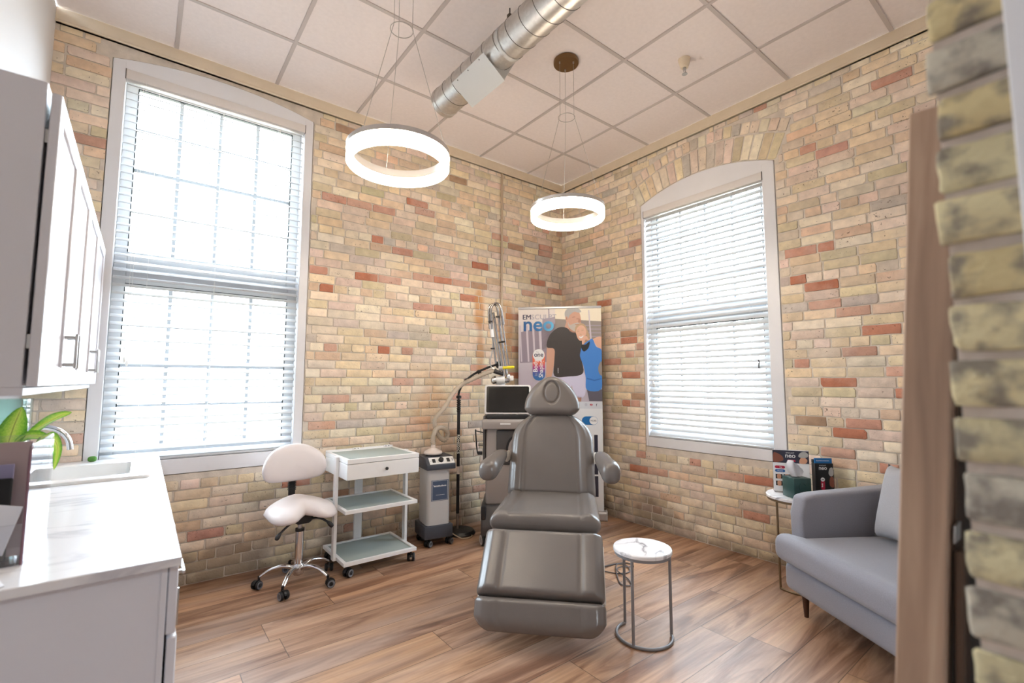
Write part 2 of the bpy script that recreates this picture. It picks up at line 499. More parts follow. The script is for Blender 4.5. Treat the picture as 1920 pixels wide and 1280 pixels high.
TONES = [((231, 211, 180), 36), ((236, 221, 199), 27), ((230, 209, 191), 20), ((226, 198, 170), 8), ((214, 200, 168), 5), ((206, 194, 182), 4),
         ((208, 164, 144), 2), ((186, 154, 128), 1)]
RED = [(198, 138, 114), (204, 154, 134), (188, 124, 98), (208, 168, 148)]
PITCH = 0.066
class Bricks:
    def __init__(self, seed):
        self.mb = MB()
        self.lay = self.mb.bm.verts.layers.float_color.new('tone')
        self.r = random.Random(seed)
    def tone(self):
        r = self.r
        c = r.choices([t for t, w in TONES], [w for t, w in TONES])[0]
        k = r.uniform(0.93, 1.05)
        return rgb(*[min(255, q * k * r.uniform(0.985, 1.015)) for q in c])
    def quad(self, corners, mapf, depth, col, chip=1.0):
        """one brick from its four face corners (u,z), anticlockwise"""
        r = self.r
        ce = [sum(c[i] for c in corners) / 4 for i in (0, 1)]
        pts = []
        for i in range(4):
            p, a, c = corners[i], corners[i - 1], corners[(i + 1) % 4]
            def to(q, d):
                l = max(1e-6, sqrt((q[0] - p[0]) ** 2 + (q[1] - p[1]) ** 2))
                d = min(d, l * 0.3)
                return (p[0] + (q[0] - p[0]) / l * d, p[1] + (q[1] - p[1]) / l * d)
            big = r.random() < 0.12
            d1 = r.uniform(0.002, 0.006) * chip * (3.0 if big else 1)
            d2 = r.uniform(0.002, 0.006) * chip * (2.2 if big else 1)
            pts.append(to(a, d1)); pts.append(to(c, d2))
            for k in (0.35, 0.68):
                pts.append((p[0] + (c[0] - p[0]) * k, p[1] + (c[1] - p[1]) * k))
        j = 0.0012 * chip
        pts = [(u + r.uniform(-j, j), z + r.uniform(-j, j)) for u, z in pts]
        def sh(u, z, d):
            du, dz = ce[0] - u, ce[1] - z
            l = max(1e-6, sqrt(du * du + dz * dz))
            return (u + du / l * d, z + dz / l * d)
        mb, lay = self.mb, self.lay
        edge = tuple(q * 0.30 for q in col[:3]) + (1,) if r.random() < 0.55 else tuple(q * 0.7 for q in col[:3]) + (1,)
        dd = depth * r.uniform(0.5, 1.25)
        A = [mb.v(mapf(u, 0.0, z)) for u, z in pts]
        B = [mb.v(mapf(*[(q[0], dd * 0.75, q[1]) for q in (sh(u, z, 0.0012),)][0])) for u, z in pts]
        Cc = [mb.v(mapf(*[(q[0], dd, q[1]) for q in (sh(u, z, 0.0045),)][0])) for u, z in pts]
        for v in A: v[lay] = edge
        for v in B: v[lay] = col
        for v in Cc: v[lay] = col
        n = len(pts)
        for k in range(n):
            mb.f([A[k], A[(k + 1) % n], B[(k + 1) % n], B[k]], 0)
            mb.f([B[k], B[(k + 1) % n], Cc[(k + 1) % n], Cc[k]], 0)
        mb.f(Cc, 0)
    def field(self, u0, u1, z0, z1, mapf, free, special=(), depth=0.006, headers=(2, 9, 16, 23, 30, 37, 44, 51), dark=None):
        r = self.r
        row = 0
        z = z0
        while z < z1 - 0.02:
            zt = min(z + PITCH, z1)
            zm = (z + zt) / 2
            L, J = (0.099, 0.007) if row in headers else (0.198, 0.008)
            # free intervals of this course
            iv, cur, N = [], None, int((u1 - u0) / 0.005)
            for i in range(N + 1):
                u = u0 + (u1 - u0) * i / N
                ok = free(u, zm) and free(u, z + 0.012) and free(u, zt - 0.012)
                if ok and cur is None: cur = u
                if (not ok or i == N) and cur is not None:
                    iv.append((cur, u)); cur = None
            start = u0 - (0.5 * (L + J) if row % 2 else 0.0) - r.uniform(0, 0.05)
            for a, b in iv:
                u = start
                while u < b:
                    l = L * r.uniform(0.94, 1.05)
                    if L > 0.15 and r.random() < 0.07: l = 0.095
                    p, q = max(u, a), min(u + l, b)
                    u += l + J * r.uniform(0.7, 1.5)
                    if q - p < 0.03: continue
                    col = self.tone()
                    for k, (su, sz) in enumerate(special):
                        if p <= su <= q and z <= sz < zt: col = rgb(*RED[k % 4])
                    if dark: col = tuple(c * d for c, d in zip(col[:3], dark(p, zm))) + (1,)
                    s = 0.0029
                    t = [r.uniform(-0.0015, 0.0015) for _ in range(4)]
                    self.quad([(p, z + s + t[0]), (q, z + s + t[1]), (q, zt - s + t[2]), (p, zt - s + t[3])], mapf, depth, col)
            z += PITCH
            row += 1
    def archring(self, uc, zc, R, half, mapf, rings, depth=0.006):
        r = self.r
        r0 = R
        for th, wdt in rings:
            span = math.asin(min(0.99, half / R))
            n = int(2 * span * (r0 + th / 2) / (wdt + 0.009))
            for k in range(n):
                a0 = -span + 2 * span * k / n + 0.0045 / r0
                a1 = -span + 2 * span * (k + 1) / n - 0.0045 / r0
                P = lambda a, q: (uc + q * sin(a), zc + q * cos(a))
                i, o = r0 + r.uniform(0.003, 0.008), r0 + th - r.uniform(0.004, 0.010)
                if max(P(a0, o)[1], P(a1, o)[1]) > H - 0.005: continue
                self.quad([P(a0, i), P(a1, i), P(a1, o), P(a0, o)], mapf, depth, self.tone())
            r0 += th
    def mortar(self, polys, mapf):
        for pl in polys:
            self.mb.poly([mapf(u, 0.0, z) for u, z in pl], 1)

def window_geometry(uc, half, spring, rise):
    R = (half * half + rise * rise) / (2 * rise)
    zc = spring + rise - R
    return R, zc
WIN_A = dict(uc=-3.2825, half=0.6025, z0=0.70, spring=3.312, rise=0.075)
WIN_B = dict(uc=1.67, half=0.60, z0=0.712, spring=2.945, rise=0.125)
def opening(w, ring):
    R, zc = window_geometry(w['uc'], w['half'], w['spring'], w['rise'])
    span = math.asin(w['half'] / R)
    def free(u, z):
        d = u - w['uc']
        if abs(d) < w['half'] + 0.004 and w['z0'] < z < w['spring']: return False
        rr = sqrt(d * d + (z - zc) ** 2)
        if z > w['spring'] - 0.02:
            if rr < R and abs(d) < w['half'] + 0.004: return False
            if R <= rr < R + ring + 0.004 and abs(math.atan2(d, z - zc)) < span + 0.012: return False
        return True
    return free, R, zc, span
def wall_with_window(name, w, u0, u1, mapf, seed, ring, rings, special, dark=None):
    free, R, zc, span = opening(w, ring)
    B = Bricks(seed)
    n = 24
    pts = [(w['uc'] + R * sin(-span + 2 * span * k / n), zc + R * cos(-span + 2 * span * k / n)) for k in range(n + 1)]
    a, b = w['uc'] - w['half'], w['uc'] + w['half']
    B.mortar([[(u0, 0), (a, 0), (a, H), (u0, H)], [(b, 0), (u1, 0), (u1, H), (b, H)], [(a, 0), (b, 0), (b, w['z0']), (a, w['z0'])]], mapf)
    for k in range(n):
        p, q = pts[k], pts[k + 1]
        B.mortar([[p, q, (q[0], H), (p[0], H)]], mapf)
    # reveal of the opening through the thickness of the wall
    loop = [(a, w['z0'])] + pts + [(b, w['z0'])]
    for k in range(len(loop)):
        p, q = loop[k], loop[(k + 1) % len(loop)]
        B.mb.poly([mapf(p[0], 0, p[1]), mapf(q[0], 0, q[1]), mapf(q[0], -0.26, q[1]), mapf(p[0], -0.26, p[1])], 1)
    B.field(u0, u1, 0.003, H, mapf, free, special, dark=dark)
    B.archring(w['uc'], zc, R, w['half'] + 0.01, mapf, rings)
    return struct(B.mb.build(name, [M['brick'], M['mortar']], smooth=30, recalc=False))
mapA = lambda u, d, z: (u, -d, z)
mapB = lambda u, d, z: (-d, -u, z)
SPEC_A = [(-2.188, 2.46), (-1.87, 2.396), (-1.193, 2.397), (-1.633, 2.246), (-1.561, 2.182), (-1.969, 2.17), (-2.171, 2.178), (-1.305, 2.185), (-1.202, 2.115), (-1.59, 1.969), (-1.24, 2.25), (-0.484, 2.193), (-0.439, 2.341), (-0.124, 2.27), (-2.058, 1.545), (-1.836, 1.275), (-2.332, 1.204), (-2.583, 2.119), (-2.561, 2.042), (-2.536, 1.55), (-2.654, 3.337), (-2.556, 2.751), (-1.746, 2.886), (-2.322, 2.747), (-2.179, 2.475), (-0.191, 2.76), (-0.711, 1.969), (-3.9, 0.981), (-2.8, 0.567), (-1.7, 0.539), (-1.572, 0.57), (-2.543, 1.191), (-0.641, 1.375), (-0.676, 1.645)]
SPEC_B = [(2.618, 2.186), (2.438, 2.035), (2.589, 1.972), (2.781, 1.769), (2.867, 1.624), (2.422, 1.414), (2.658, 1.281), (2.491, 1.281), (2.908, 1.211), (2.667, 1.014), (2.556, 0.939), (2.589, 0.804), (2.83, 0.792), (2.915, 3.186), (2.725, 3.258), (1.747, 0.596), (2.084, 0.537), (1.966, 0.322), (0.667, 2.114), (0.927, 2.037), (0.891, 1.1), (1.058, 0.625), (0.907, 0.523), (1.151, 0.519), (0.989, 1.36), (2.325, 2.244), (2.369, 2.025), (1.212, 0.181), (0.829, 1.68), (0.707, 1.478), (0.361, 1.936)]
wall_with_window('wall_back', WIN_A, -4.155, 0.0, mapA, 7, 0.20, [(0.20, 0.062)], SPEC_A)
wall_with_window('wall_right', WIN_B, 0.0, 3.615, mapB, 12, 0.31, [(0.205, 0.062), (0.105, 0.062)], SPEC_B)

b = MB(); b.box(-4.30, -4.15, -3.9, 0.15, 0, H); struct(b.build('wall_left', M['plaster']))
# front wall with the doorway the camera stands in; its right reveal is bare brick
JX, JY = -2.86, -3.615
b = MB()
b.box(JX + 0.012, 0.25, -3.90, JY - 0.012, 0, H, mi=1)
b.box(-4.15, -3.90, -3.90, JY, 0, H, mi=1)
b.box(-3.90, JX + 0.012, -3.90, JY, 2.35, H, mi=1)
struct(b.build('wall_front', [M['brick'], M['plaster']]))
J = Bricks(31)
mapJ = lambda u, d, z: (JX - d + 0.006, JY - u, z)
J.mb.poly([mapJ(0, 0, 0), mapJ(0.29, 0, 0), mapJ(0.29, 0, 2.35), mapJ(0, 0, 2.35)], 1)
J.mb.poly([mapJ(0, 0, 0), mapJ(0, -0.02, 0), mapJ(0, -0.02, 2.35), mapJ(0, 0, 2.35)], 1)
jr = random.Random(5)
for k in range(36):
    z = 0.003 + k * PITCH
    c = jr.choice([(216, 204, 164), (206, 194, 156), (220, 206, 164), (202, 194, 176), (212, 194, 148)])
    e = jr.uniform(-0.005, 0.005)
    J.quad([(-0.007 + e, z + 0.005 + jr.uniform(-0.002, 0.002)), (0.108, z + 0.005), (0.108, z + 0.059), (-0.007 + e + jr.uniform(-0.004, 0.004), z + 0.059 + jr.uniform(-0.003, 0.002))], mapJ, 0.009, rgb(*c), chip=1.0)
    J.quad([(0.118, z + 0.006), (0.28, z + 0.006), (0.28, z + 0.060), (0.118, z + 0.060)], mapJ, 0.010, rgb(*c))
def jamb_brick():
    m, t, b = nt('reveal_brick')
    L = t.links.new
    at = node(t, 'ShaderNodeAttribute', attribute_name='tone')
    geo = node(t, 'ShaderNodeNewGeometry')
    n = node(t, 'ShaderNodeTexNoise'); n.inputs['Scale'].default_value = 30; n.inputs['Detail'].default_value = 8
    L(geo.outputs['Position'], n.inputs['Vector'])
    r = node(t, 'ShaderNodeMapRange'); r.inputs[1].default_value = 0.46; r.inputs[2].default_value = 0.64
    r.inputs[3].default_value = 0; r.inputs[4].default_value = 0.85
    L(n.outputs['Fac'], r.inputs[0])
    mx = node(t, 'ShaderNodeMixRGB'); mx.inputs[2].default_value = rgb(126, 118, 112)
    L(r.outputs[0], mx.inputs[0]); L(at.outputs['Color'], mx.inputs[1]); L(mx.outputs[0], b.inputs['Base Color'])
    b.inputs['Roughness'].default_value = 0.9
    n2 = node(t, 'ShaderNodeTexNoise'); n2.inputs['Scale'].default_value = 110; n2.inputs['Detail'].default_value = 4
    L(geo.outputs['Position'], n2.inputs['Vector'])
    bp = node(t, 'ShaderNodeBump'); bp.inputs['Strength'].default_value = 0.7; bp.inputs['Distance'].default_value = 0.003
    L(n2.outputs['Fac'], bp.inputs['Height']); L(bp.outputs[0], b.inputs['Normal'])
    return m
struct(J.mb.build('wall_doorway_reveal', [jamb_brick(), mat('grey_pink_mortar', rgb(214, 200, 188), 0.95, bump=0.9, bscale=90, mottle=0.15, mscale=30)], smooth=30, recalc=False))
# white painted door lining beyond the bare brick
b = MB()
b.box(-2.905, -2.83, -3.90, -3.681, 0.0, 2.35, 0.004)
b.box(-3.90, -3.86, -3.90, -3.681, 0.0, 2.35, 0.004)
b.box(-3.90, -2.83, -3.90, -3.681, 2.31, 2.35, 0.004)
struct(b.build('trim_2', M['white_trim']))
# hallway behind the camera
b = MB()
b.box(-5.2, 0.2, -7.1, -7.0, 0, H); b.box(-5.3, -5.2, -7.1, -3.9, 0, H); b.box(0.2, 0.3, -7.1, -3.9, 0, H)
b.box(-5.2, -4.15, -3.95, -3.90, 0, H); b.box(-5.2, 0.3, -7.1, -3.9, H, H + 0.05)
struct(b.build('wall_hall', M['hall_paint']))

# ---- floor
def floor_material():
    m, t, b = nt('wood_plank_floor')
    L = t.links.new
    def math_(op, a, bb=None, c=None):
        n = node(t, 'ShaderNodeMath', operation=op)
        for i, q in enumerate((a, bb, c)):
            if q is None: continue
            if isinstance(q, (int, float)): n.inputs[i].default_value = q
            else: L(q, n.inputs[i])
        return n.outputs[0]
    geo = node(t, 'ShaderNodeNewGeometry')
    sp = node(t, 'ShaderNodeSeparateXYZ'); L(geo.outputs['Position'], sp.inputs[0])
    x, y = sp.outputs['X'], sp.outputs['Y']
    ry = math_('DIVIDE', math_('ADD', y, 0.0105), 0.2070)
    row = math_('FLOOR', ry)
    fy = math_('FRACT', ry)
    wn1 = node(t, 'ShaderNodeTexWhiteNoise', noise_dimensions='1D'); L(row, wn1.inputs['W'])
    rx = math_('DIVIDE', math_('ADD', x, math_('MULTIPLY_ADD', wn1.outputs['Value'], 1.5, 12.0)), 1.22)
    col = math_('FLOOR', rx)
    fx = math_('FRACT', rx)
    cmb = node(t, 'ShaderNodeCombineXYZ'); L(row, cmb.inputs[0]); L(col, cmb.inputs[1])
    wn2 = node(t, 'ShaderNodeTexWhiteNoise', noise_dimensions='2D'); L(cmb.outputs[0], wn2.inputs['Vector'])
    # grain: stretched noise shifted for every plank
    off = node(t, 'ShaderNodeCombineXYZ'); L(math_('MULTIPLY', wn2.outputs['Value'], 37.0), off.inputs[0]); L(math_('MULTIPLY', row, 3.7), off.inputs[1]); L(math_('MULTIPLY', col, 5.3), off.inputs[2])
    pa = node(t, 'ShaderNodeVectorMath', operation='ADD'); L(geo.outputs['Position'], pa.inputs[0]); L(off.outputs[0], pa.inputs[1])
    mp = node(t, 'ShaderNodeMapping'); mp.inputs['Scale'].default_value = (1.1, 9.0, 1.0); L(pa.outputs[0], mp.inputs[0])
    n1 = node(t, 'ShaderNodeTexNoise'); n1.inputs['Scale'].default_value = 1.0; n1.inputs['Detail'].default_value = 7; n1.inputs['Distortion'].default_value = 0.9
    n1.inputs['Roughness'].default_value = 0.6
    L(mp.outputs[0], n1.inputs['Vector'])
    r1 = node(t, 'ShaderNodeValToRGB')
    e = r1.color_ramp.elements
    e.new(0.5); e.new(0.6)
    for q, (p, c) in zip(e, [(0.30, rgb(196, 163, 135)), (0.48, rgb(176, 143, 119)), (0.60, rgb(136, 102, 82)), (0.74, rgb(94, 67, 52))]):
        q.position = p; q.color = c
    L(n1.outputs['Fac'], r1.inputs[0])
    mp2 = node(t, 'ShaderNodeMapping'); mp2.inputs['Scale'].default_value = (2.0, 60.0, 1.0); L(pa.outputs[0], mp2.inputs[0])
    n2 = node(t, 'ShaderNodeTexNoise'); n2.inputs['Scale'].default_value = 1.5; n2.inputs['Detail'].default_value = 5
    L(mp2.outputs[0], n2.inputs['Vector'])
    r2 = node(t, 'ShaderNodeMapRange'); r2.inputs[1].default_value = 0.3; r2.inputs[2].default_value = 0.7; r2.inputs[3].default_value = 0.82; r2.inputs[4].default_value = 1.14
    L(n2.outputs['Fac'], r2.inputs[0])
    mx = node(t, 'ShaderNodeMixRGB', blend_type='MULTIPLY'); mx.inputs[0].default_value = 1
    L(r1.outputs[0], mx.inputs[1]); L(r2.outputs[0], mx.inputs[2])
    # plank to plank: warm tan, pinkish tan or greyed, light or dark
    r3 = node(t, 'ShaderNodeValToRGB')
    e = r3.color_ramp.elements
    for _ in range(3): e.new(0.5)
    for q, (p, c) in zip(e, [(0.0, (0.80, 0.74, 0.68, 1)), (0.3, (1.06, 0.98, 0.88, 1)), (0.55, (0.94, 0.94, 0.98, 1)), (0.8, (1.20, 1.08, 0.96, 1)), (1.0, (0.84, 0.82, 0.84, 1))]):
        q.position = p; q.color = c
    L(wn2.outputs['Value'], r3.inputs[0])
    mx2 = node(t, 'ShaderNodeMixRGB', blend_type='MULTIPLY'); mx2.inputs[0].default_value = 1
    L(mx.outputs[0], mx2.inputs[1]); L(r3.outputs[0], mx2.inputs[2])
    # pale greyish wash in the middle of some planks
    n3 = node(t, 'ShaderNodeTexNoise'); n3.inputs['Scale'].default_value = 1.3; n3.inputs['Detail'].default_value = 3
    mp3 = node(t, 'ShaderNodeMapping'); mp3.inputs['Scale'].default_value = (0.7, 3.0, 1); L(pa.outputs[0], mp3.inputs[0]); L(mp3.outputs[0], n3.inputs['Vector'])
    r4 = node(t, 'ShaderNodeMapRange'); r4.inputs[1].default_value = 0.5; r4.inputs[2].default_value = 0.68; r4.inputs[3].default_value = 0; r4.inputs[4].default_value = 0.5
    L(n3.outputs['Fac'], r4.inputs[0])
    mx3 = node(t, 'ShaderNodeMixRGB'); mx3.inputs[2].default_value = rgb(172, 152, 142)
    L(r4.outputs[0], mx3.inputs[0]); L(mx2.outputs[0], mx3.inputs[1])
    # joints
    ey = math_('MULTIPLY', math_('MINIMUM', fy, math_('SUBTRACT', 1.0, fy)), 0.207)
    ex = math_('MULTIPLY', math_('MINIMUM', fx, math_('SUBTRACT', 1.0, fx)), 1.22)
    gap = math_('MINIMUM', ey, ex)
    r5 = node(t, 'ShaderNodeMapRange'); r5.inputs[1].default_value = 0.0008; r5.inputs[2].default_value = 0.0024; r5.inputs[3].default_value = 0.28; r5.inputs[4].default_value = 1.0
    L(gap, r5.inputs[0])
    mx4 = node(t, 'ShaderNodeMixRGB', blend_type='MULTIPLY'); mx4.inputs[0].default_value = 1
    L(mx3.outputs[0], mx4.inputs[1]); L(r5.outputs[0], mx4.inputs[2])
    L(mx4.outputs[0], b.inputs['Base Color'])
    b.inputs['Roughness'].default_value = 0.42
    b.inputs['Specular IOR Level'].default_value = 0.45
    bp = node(t, 'ShaderNodeBump'); bp.inputs['Strength'].default_value = 0.25; bp.inputs['Distance'].default_value = 0.002
    ad = math_('ADD', math_('MULTIPLY', n2.outputs['Fac'], 0.4), r5.outputs[0])
    L(ad, bp.inputs['Height']); L(bp.outputs[0], b.inputs['Normal'])
    return m
b = MB(); b.box(-5.3, 0.3, -7.1, 0.26, -0.06, 0.0); struct(b.build('floor', floor_material()))

# ---- ceiling: panels laid in a metal grid
TX, TY, TP = 0.522, 0.572, 0.6096
b = MB()
xs = [0.0] + [-(TX + TP * k) for k in range(8) if TX + TP * k < 4.15] + [-4.15]
ys = [0.0] + [-(TY + TP * k) for k in range(8) if TY + TP * k < 3.61] + [-3.615]
for i in range(len(xs) - 1):
    for j in range(len(ys) - 1):
        b.box(xs[i + 1] + 0.003, xs[i] - 0.003, ys[j + 1] + 0.003, ys[j] - 0.003, H + 0.004, H + 0.02)
b.box(-4.2, 0.05, -3.7, 0.05, H + 0.03, H + 0.06)
ceil = struct(b.build('ceiling', M['tile'], smooth=0))
b = MB()
for x in xs[1:-1]:
    b.box(x - 0.012, x + 0.012, -3.615, 0, H - 0.001, H + 0.006)
    b.box(x - 0.009, x + 0.009, -3.615, 0, H - 0.003, H + 0.006)
for y in ys[1:-1]:
    b.box(-4.15, 0, y - 0.012, y + 0.012, H - 0.002, H + 0.006)
b.build('ceiling_grid', M['grid'], ceil, smooth=0)

# ---- cornice board along the two brick walls
b = MB()
b.box(-4.15, 0.0, -0.026, 0.0, 3.408, H, 0.003)
b.box(-4.15, 0.0, -0.034, 0.0, 3.408, 3.424, 0.003)
struct(b.build('trim_1', M['cream_trim']))
b = MB()
b.box(-0.026, 0.0, -3.615, -0.026, 3.408, H, 0.003)
b.box(-0.034, 0.0, -3.615, -0.026, 3.408, 3.424, 0.003)
struct(b.build('trim_3', M['cream_trim']))

# ---- windows: white boards filling the arched opening, two sashes with glazing bars
M['sash'] = mat('sash_paint', rgb(206, 207, 209), 0.4)
M['bars'] = mat('grey_glazing_bar', rgb(158, 161, 166), 0.4)
M['gasket'] = mat('dark_window_seal', rgb(40, 46, 48), 0.6)
M['pane'] = glass_mat('window_glass', (0.97, 0.99, 0.98, 1), 0.05)
def window(name, w, mapf, inner, sashx, lower, upper, zm0, zm1):
    """inner: (u0,u1,z0,z1) clear opening; sashx: glass u0,u1; lower, upper: glass z ranges"""
    R, zc = window_geometry(w['uc'], w['half'], w['spring'], w['rise'])
    span = math.asin(w['half'] / R)
    top = struct(root(name))
    def pbox(b, u0, u1, d0, d1, z0, z1, bev=0.003, mi=None):
        p, q = mapf(u0, d0, z0), mapf(u1, d1, z1)
        b.box(min(p[0], q[0]), max(p[0], q[0]), min(p[1], q[1]), max(p[1], q[1]), z0, z1, bev, 1, mi)
    a, c = w['uc'] - w['half'] + 0.004, w['uc'] + w['half'] - 0.004
    b = MB()
    F0, F1 = -0.05, 0.006
    pbox(b, a, inner[0], F0, F1, w['z0'] + 0.004, w['spring'] - 0.004)
    pbox(b, inner[1], c, F0, F1, w['z0'] + 0.004, w['spring'] - 0.004)
    pbox(b, inner[0], inner[1], F0, F1, w['z0'] + 0.004, inner[2])
    n = 20
    sp = span * 0.99
    pts = [(a, inner[3] if inner[3] < w['spring'] else w['spring'] - 0.01)] + [(w['uc'] + (R - 0.004) * sin(-sp + 2 * sp * k / n), zc + (R - 0.004) * cos(-sp + 2 * sp * k / n)) for k in range(n + 1)]
    pts.append((c, pts[0][1]))
    lo = [mapf(u, F0, z) for u, z in pts]
    hi = [mapf(u, F1 - 0.001, z) for u, z in pts]
    b.loft([lo, hi])
    # linings of the opening
    pbox(b, inner[0] - 0.02, inner[0], -0.16, F0, inner[2], inner[3]); pbox(b, inner[1], inner[1] + 0.02, -0.16, F0, inner[2], inner[3])
    pbox(b, inner[0] - 0.02, inner[1] + 0.02, -0.18, F0, inner[2] - 0.02, inner[2]); pbox(b, inner[0] - 0.02, inner[1] + 0.02, -0.16, F0, inner[3], inner[3] + 0.02)
    # filler to the masonry so that daylight only comes through the glass
    pbox(b, a, inner[0] - 0.02, -0.16, -0.10, w['z0'], w['spring'] - 0.01); pbox(b, inner[1] + 0.02, c, -0.16, -0.10, w['z0'], w['spring'] - 0.01)
    pbox(b, a, c, -0.16, -0.10, w['z0'], inner[2] - 0.02)
    b.build('window_frame', M['white_trim'], top)
    def sash(nm, d0, d1, gz, z0, z1, cols, rows):
        s = MB()
        pbox(s, inner[0], sashx[0], d0, d1, z0, z1); pbox(s, sashx[1], inner[1], d0, d1, z0, z1)
        pbox(s, sashx[0], sashx[1], d0, d1, z0, gz[0]); pbox(s, sashx[0], sashx[1], d0, d1, gz[1], z1)
        so = s.build(nm, M['sash'], top)
        g = MB()
        dm = (d0 + d1) / 2
        for uu in (sashx[0], sashx[1]):
            pbox(g, uu - 0.003, uu + 0.003, dm - 0.004, d1 + 0.0015, gz[0], gz[1], 0)
        pbox(g, sashx[0], sashx[1], dm - 0.004, d1 + 0.0015, gz[1] - 0.003, gz[1] + 0.003, 0)
        g.build('glazing_seal', M['gasket'], so)
        k = MB()
        for i in range(1, cols):
            u = sashx[0] + (sashx[1] - sashx[0]) * i / cols
            pbox(k, u - 0.011, u + 0.011, dm - 0.012, dm + 0.012, gz[0], gz[1], 0.002)
        for i in range(1, rows):
            z = gz[0] + (gz[1] - gz[0]) * i / rows
            pbox(k, sashx[0] + 0.001, sashx[1] - 0.001, dm - 0.010, dm + 0.010, z - 0.011, z + 0.011, 0.002)
        k.build('glazing_bars', M['bars'], so)
        p = MB()
        p.poly([mapf(sashx[0], dm, gz[0]), mapf(sashx[1], dm, gz[0]), mapf(sashx[1], dm, gz[1]), mapf(sashx[0], dm, gz[1])])
        p.build('glass_pane', M['pane'], so, smooth=0, recalc=False)
    sash('lower_sash', -0.105, -0.065, lower, inner[2], zm0, 4, 4)
    sash('upper_sash', -0.150, -0.110, upper, zm0 - 0.03, inner[3], 4, 4)
    return top
window('window_1', WIN_A, mapA, (-3.815, -2.745, 0.80, 3.262), (-3.75, -2.81), (0.88, 1.905), (2.12, 3.21), 2.005, 0)
window('window_2', WIN_B, mapB, (1.103, 2.178, 0.80, 2.885), (1.165, 2.115), (0.87, 1.78), (1.97, 2.83), 1.87, 0)

# ---- venetian blinds
M['slat'] = None
def slat_mat():
    m = bpy.data.materials.new('white_blind_slat')
    m.use_nodes = True
    t = m.node_tree
    b = t.nodes['Principled BSDF']
    b.inputs['Base Color'].default_value = rgb(200, 202, 205)
    b.inputs['Roughness'].default_value = 0.4
    tr = node(t, 'ShaderNodeBsdfTranslucent'); tr.inputs[0].default_value = rgb(232, 232, 228)
    mx = node(t, 'ShaderNodeMixShader'); mx.inputs[0].default_value = 0.05
    t.links.new(b.outputs[0], mx.inputs[1]); t.links.new(tr.outputs[0], mx.inputs[2])
    t.links.new(mx.outputs[0], t.nodes['Material Output'].inputs[0])
    return m
M['slat'] = slat_mat()
M['blind_rail'] = mat('blind_rail_white', rgb(222, 216, 212), 0.4)
M['rail_cap'] = mat('rail_end_grey', rgb(110, 106, 104), 0.5)  # end caps are a darker grey than the rail
M['cord'] = mat('white_cord', rgb(232, 230, 226), 0.7)
M['tassel'] = mat('dark_grey_plastic', rgb(92, 92, 96), 0.5)
def blind(mapf, u0, u1, ztop, zbot, pitch, tilt, label, cords, wand, group):
    o = mapf(0, 0, 0)
    top = root('venetian_blind')
    tag(top, label, 'blind', group)
    def P(u, d, z): return mapf(u, d, z)
    def pbox(b, ua, ub, d0, d1, z0, z1, bev=0.002, mi=None):
        p, q = mapf(ua, d0, z0), mapf(ub, d1, z1)
        b.box(min(p[0], q[0]), max(p[0], q[0]), min(p[1], q[1]), max(p[1], q[1]), z0, z1, bev, 2, mi)
    b = MB()
    pbox(b, u0 - 0.004, u1 + 0.004, -0.045, 0.012, ztop - 0.062, ztop, 0.004)
    hr = b.build('headrail', M['blind_rail'], top)
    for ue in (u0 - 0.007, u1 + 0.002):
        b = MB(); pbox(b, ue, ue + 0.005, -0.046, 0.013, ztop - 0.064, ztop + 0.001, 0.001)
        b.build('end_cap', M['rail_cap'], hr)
    b = MB()
    D = -0.022
    w, ta = 0.050, radians(tilt)
    z = ztop - 0.085
    k = 0
    while z > zbot + 0.030:
        prof = []
        for side in (1, -1):
            for i in range(5):
                s = (-1 + 2 * i / 4) * side
                h = 0.0028 * (1 - s * s) + (0.0013 if side > 0 else -0.0013)
                # room edge (s=+1) hangs lower than the outer edge
                d = D + s * w / 2 * cos(ta) + h * sin(ta)
                zz = z - s * w / 2 * sin(ta) + h * cos(ta)
                prof.append((d, zz))
        b.loft([[P(u0 + 0.003, d, q) for d, q in prof], [P(u1 - 0.003, d, q) for d, q in prof]])
        z -= pitch
        k += 1
    b.build('slats', M['slat'], top, smooth=30)
    b = MB()
    pbox(b, u0 + 0.003, u1 - 0.003, D - 0.026, D + 0.026, zbot, zbot + 0.016, 0.005)
    b.build('bottom_rail', M['slat'], top)
    b = MB()
    for f in cords:
        u = u0 + (u1 - u0) * f
        for d in (D - 0.024, D + 0.025):
            b.tube([P(u, d, ztop - 0.06), P(u, d, zbot + 0.01)], 0.0009, 5)
    b.build('ladder_cords', M['cord'], top)
    b = MB()
    uw = u0 + (u1 - u0) * wand[0]
    b.tube([P(uw, 0.014, ztop - 0.05), P(uw, 0.014, wand[1])], 0.0011, 6)
    b.tube([P(uw + 0.014, 0.014, ztop - 0.05), P(uw + 0.014, 0.014, wand[1])], 0.0011, 6)
    b.lathe([(0.001, 0.0), (0.006, -0.004), (0.007, -0.03), (0.002, -0.036)], P(uw, 0.014, wand[1]), 8)
    b.lathe([(0.001, 0.0), (0.006, -0.004), (0.007, -0.03), (0.002, -0.036)], P(uw + 0.014, 0.014, wand[1] - 0.02), 8)
    b.build('pull_cord', M['cord'], top)
    return top
G = 'white slatted blinds in the two arched windows'
blind(mapA, -3.812, -2.748, 3.262, 0.803, 0.0478, 30, 'tall white slatted blind in the left window above the saddle stool', (0.16, 0.5, 0.84), (0.08, 1.44), G)
bl = blind(mapB, 1.106, 2.175, 2.885, 0.803, 0.0478, 52, 'white slatted blind in the right window above the marble side table', (0.12, 0.5, 0.88), (0.06, 1.30), G)
b = MB()
b.tube([(-0.0045, -2.095, 1.455), (-0.006, -2.099, 1.44), (-0.006, -2.095, 1.40), (-0.0045, -2.099, 1.392)], 0.005, 8)
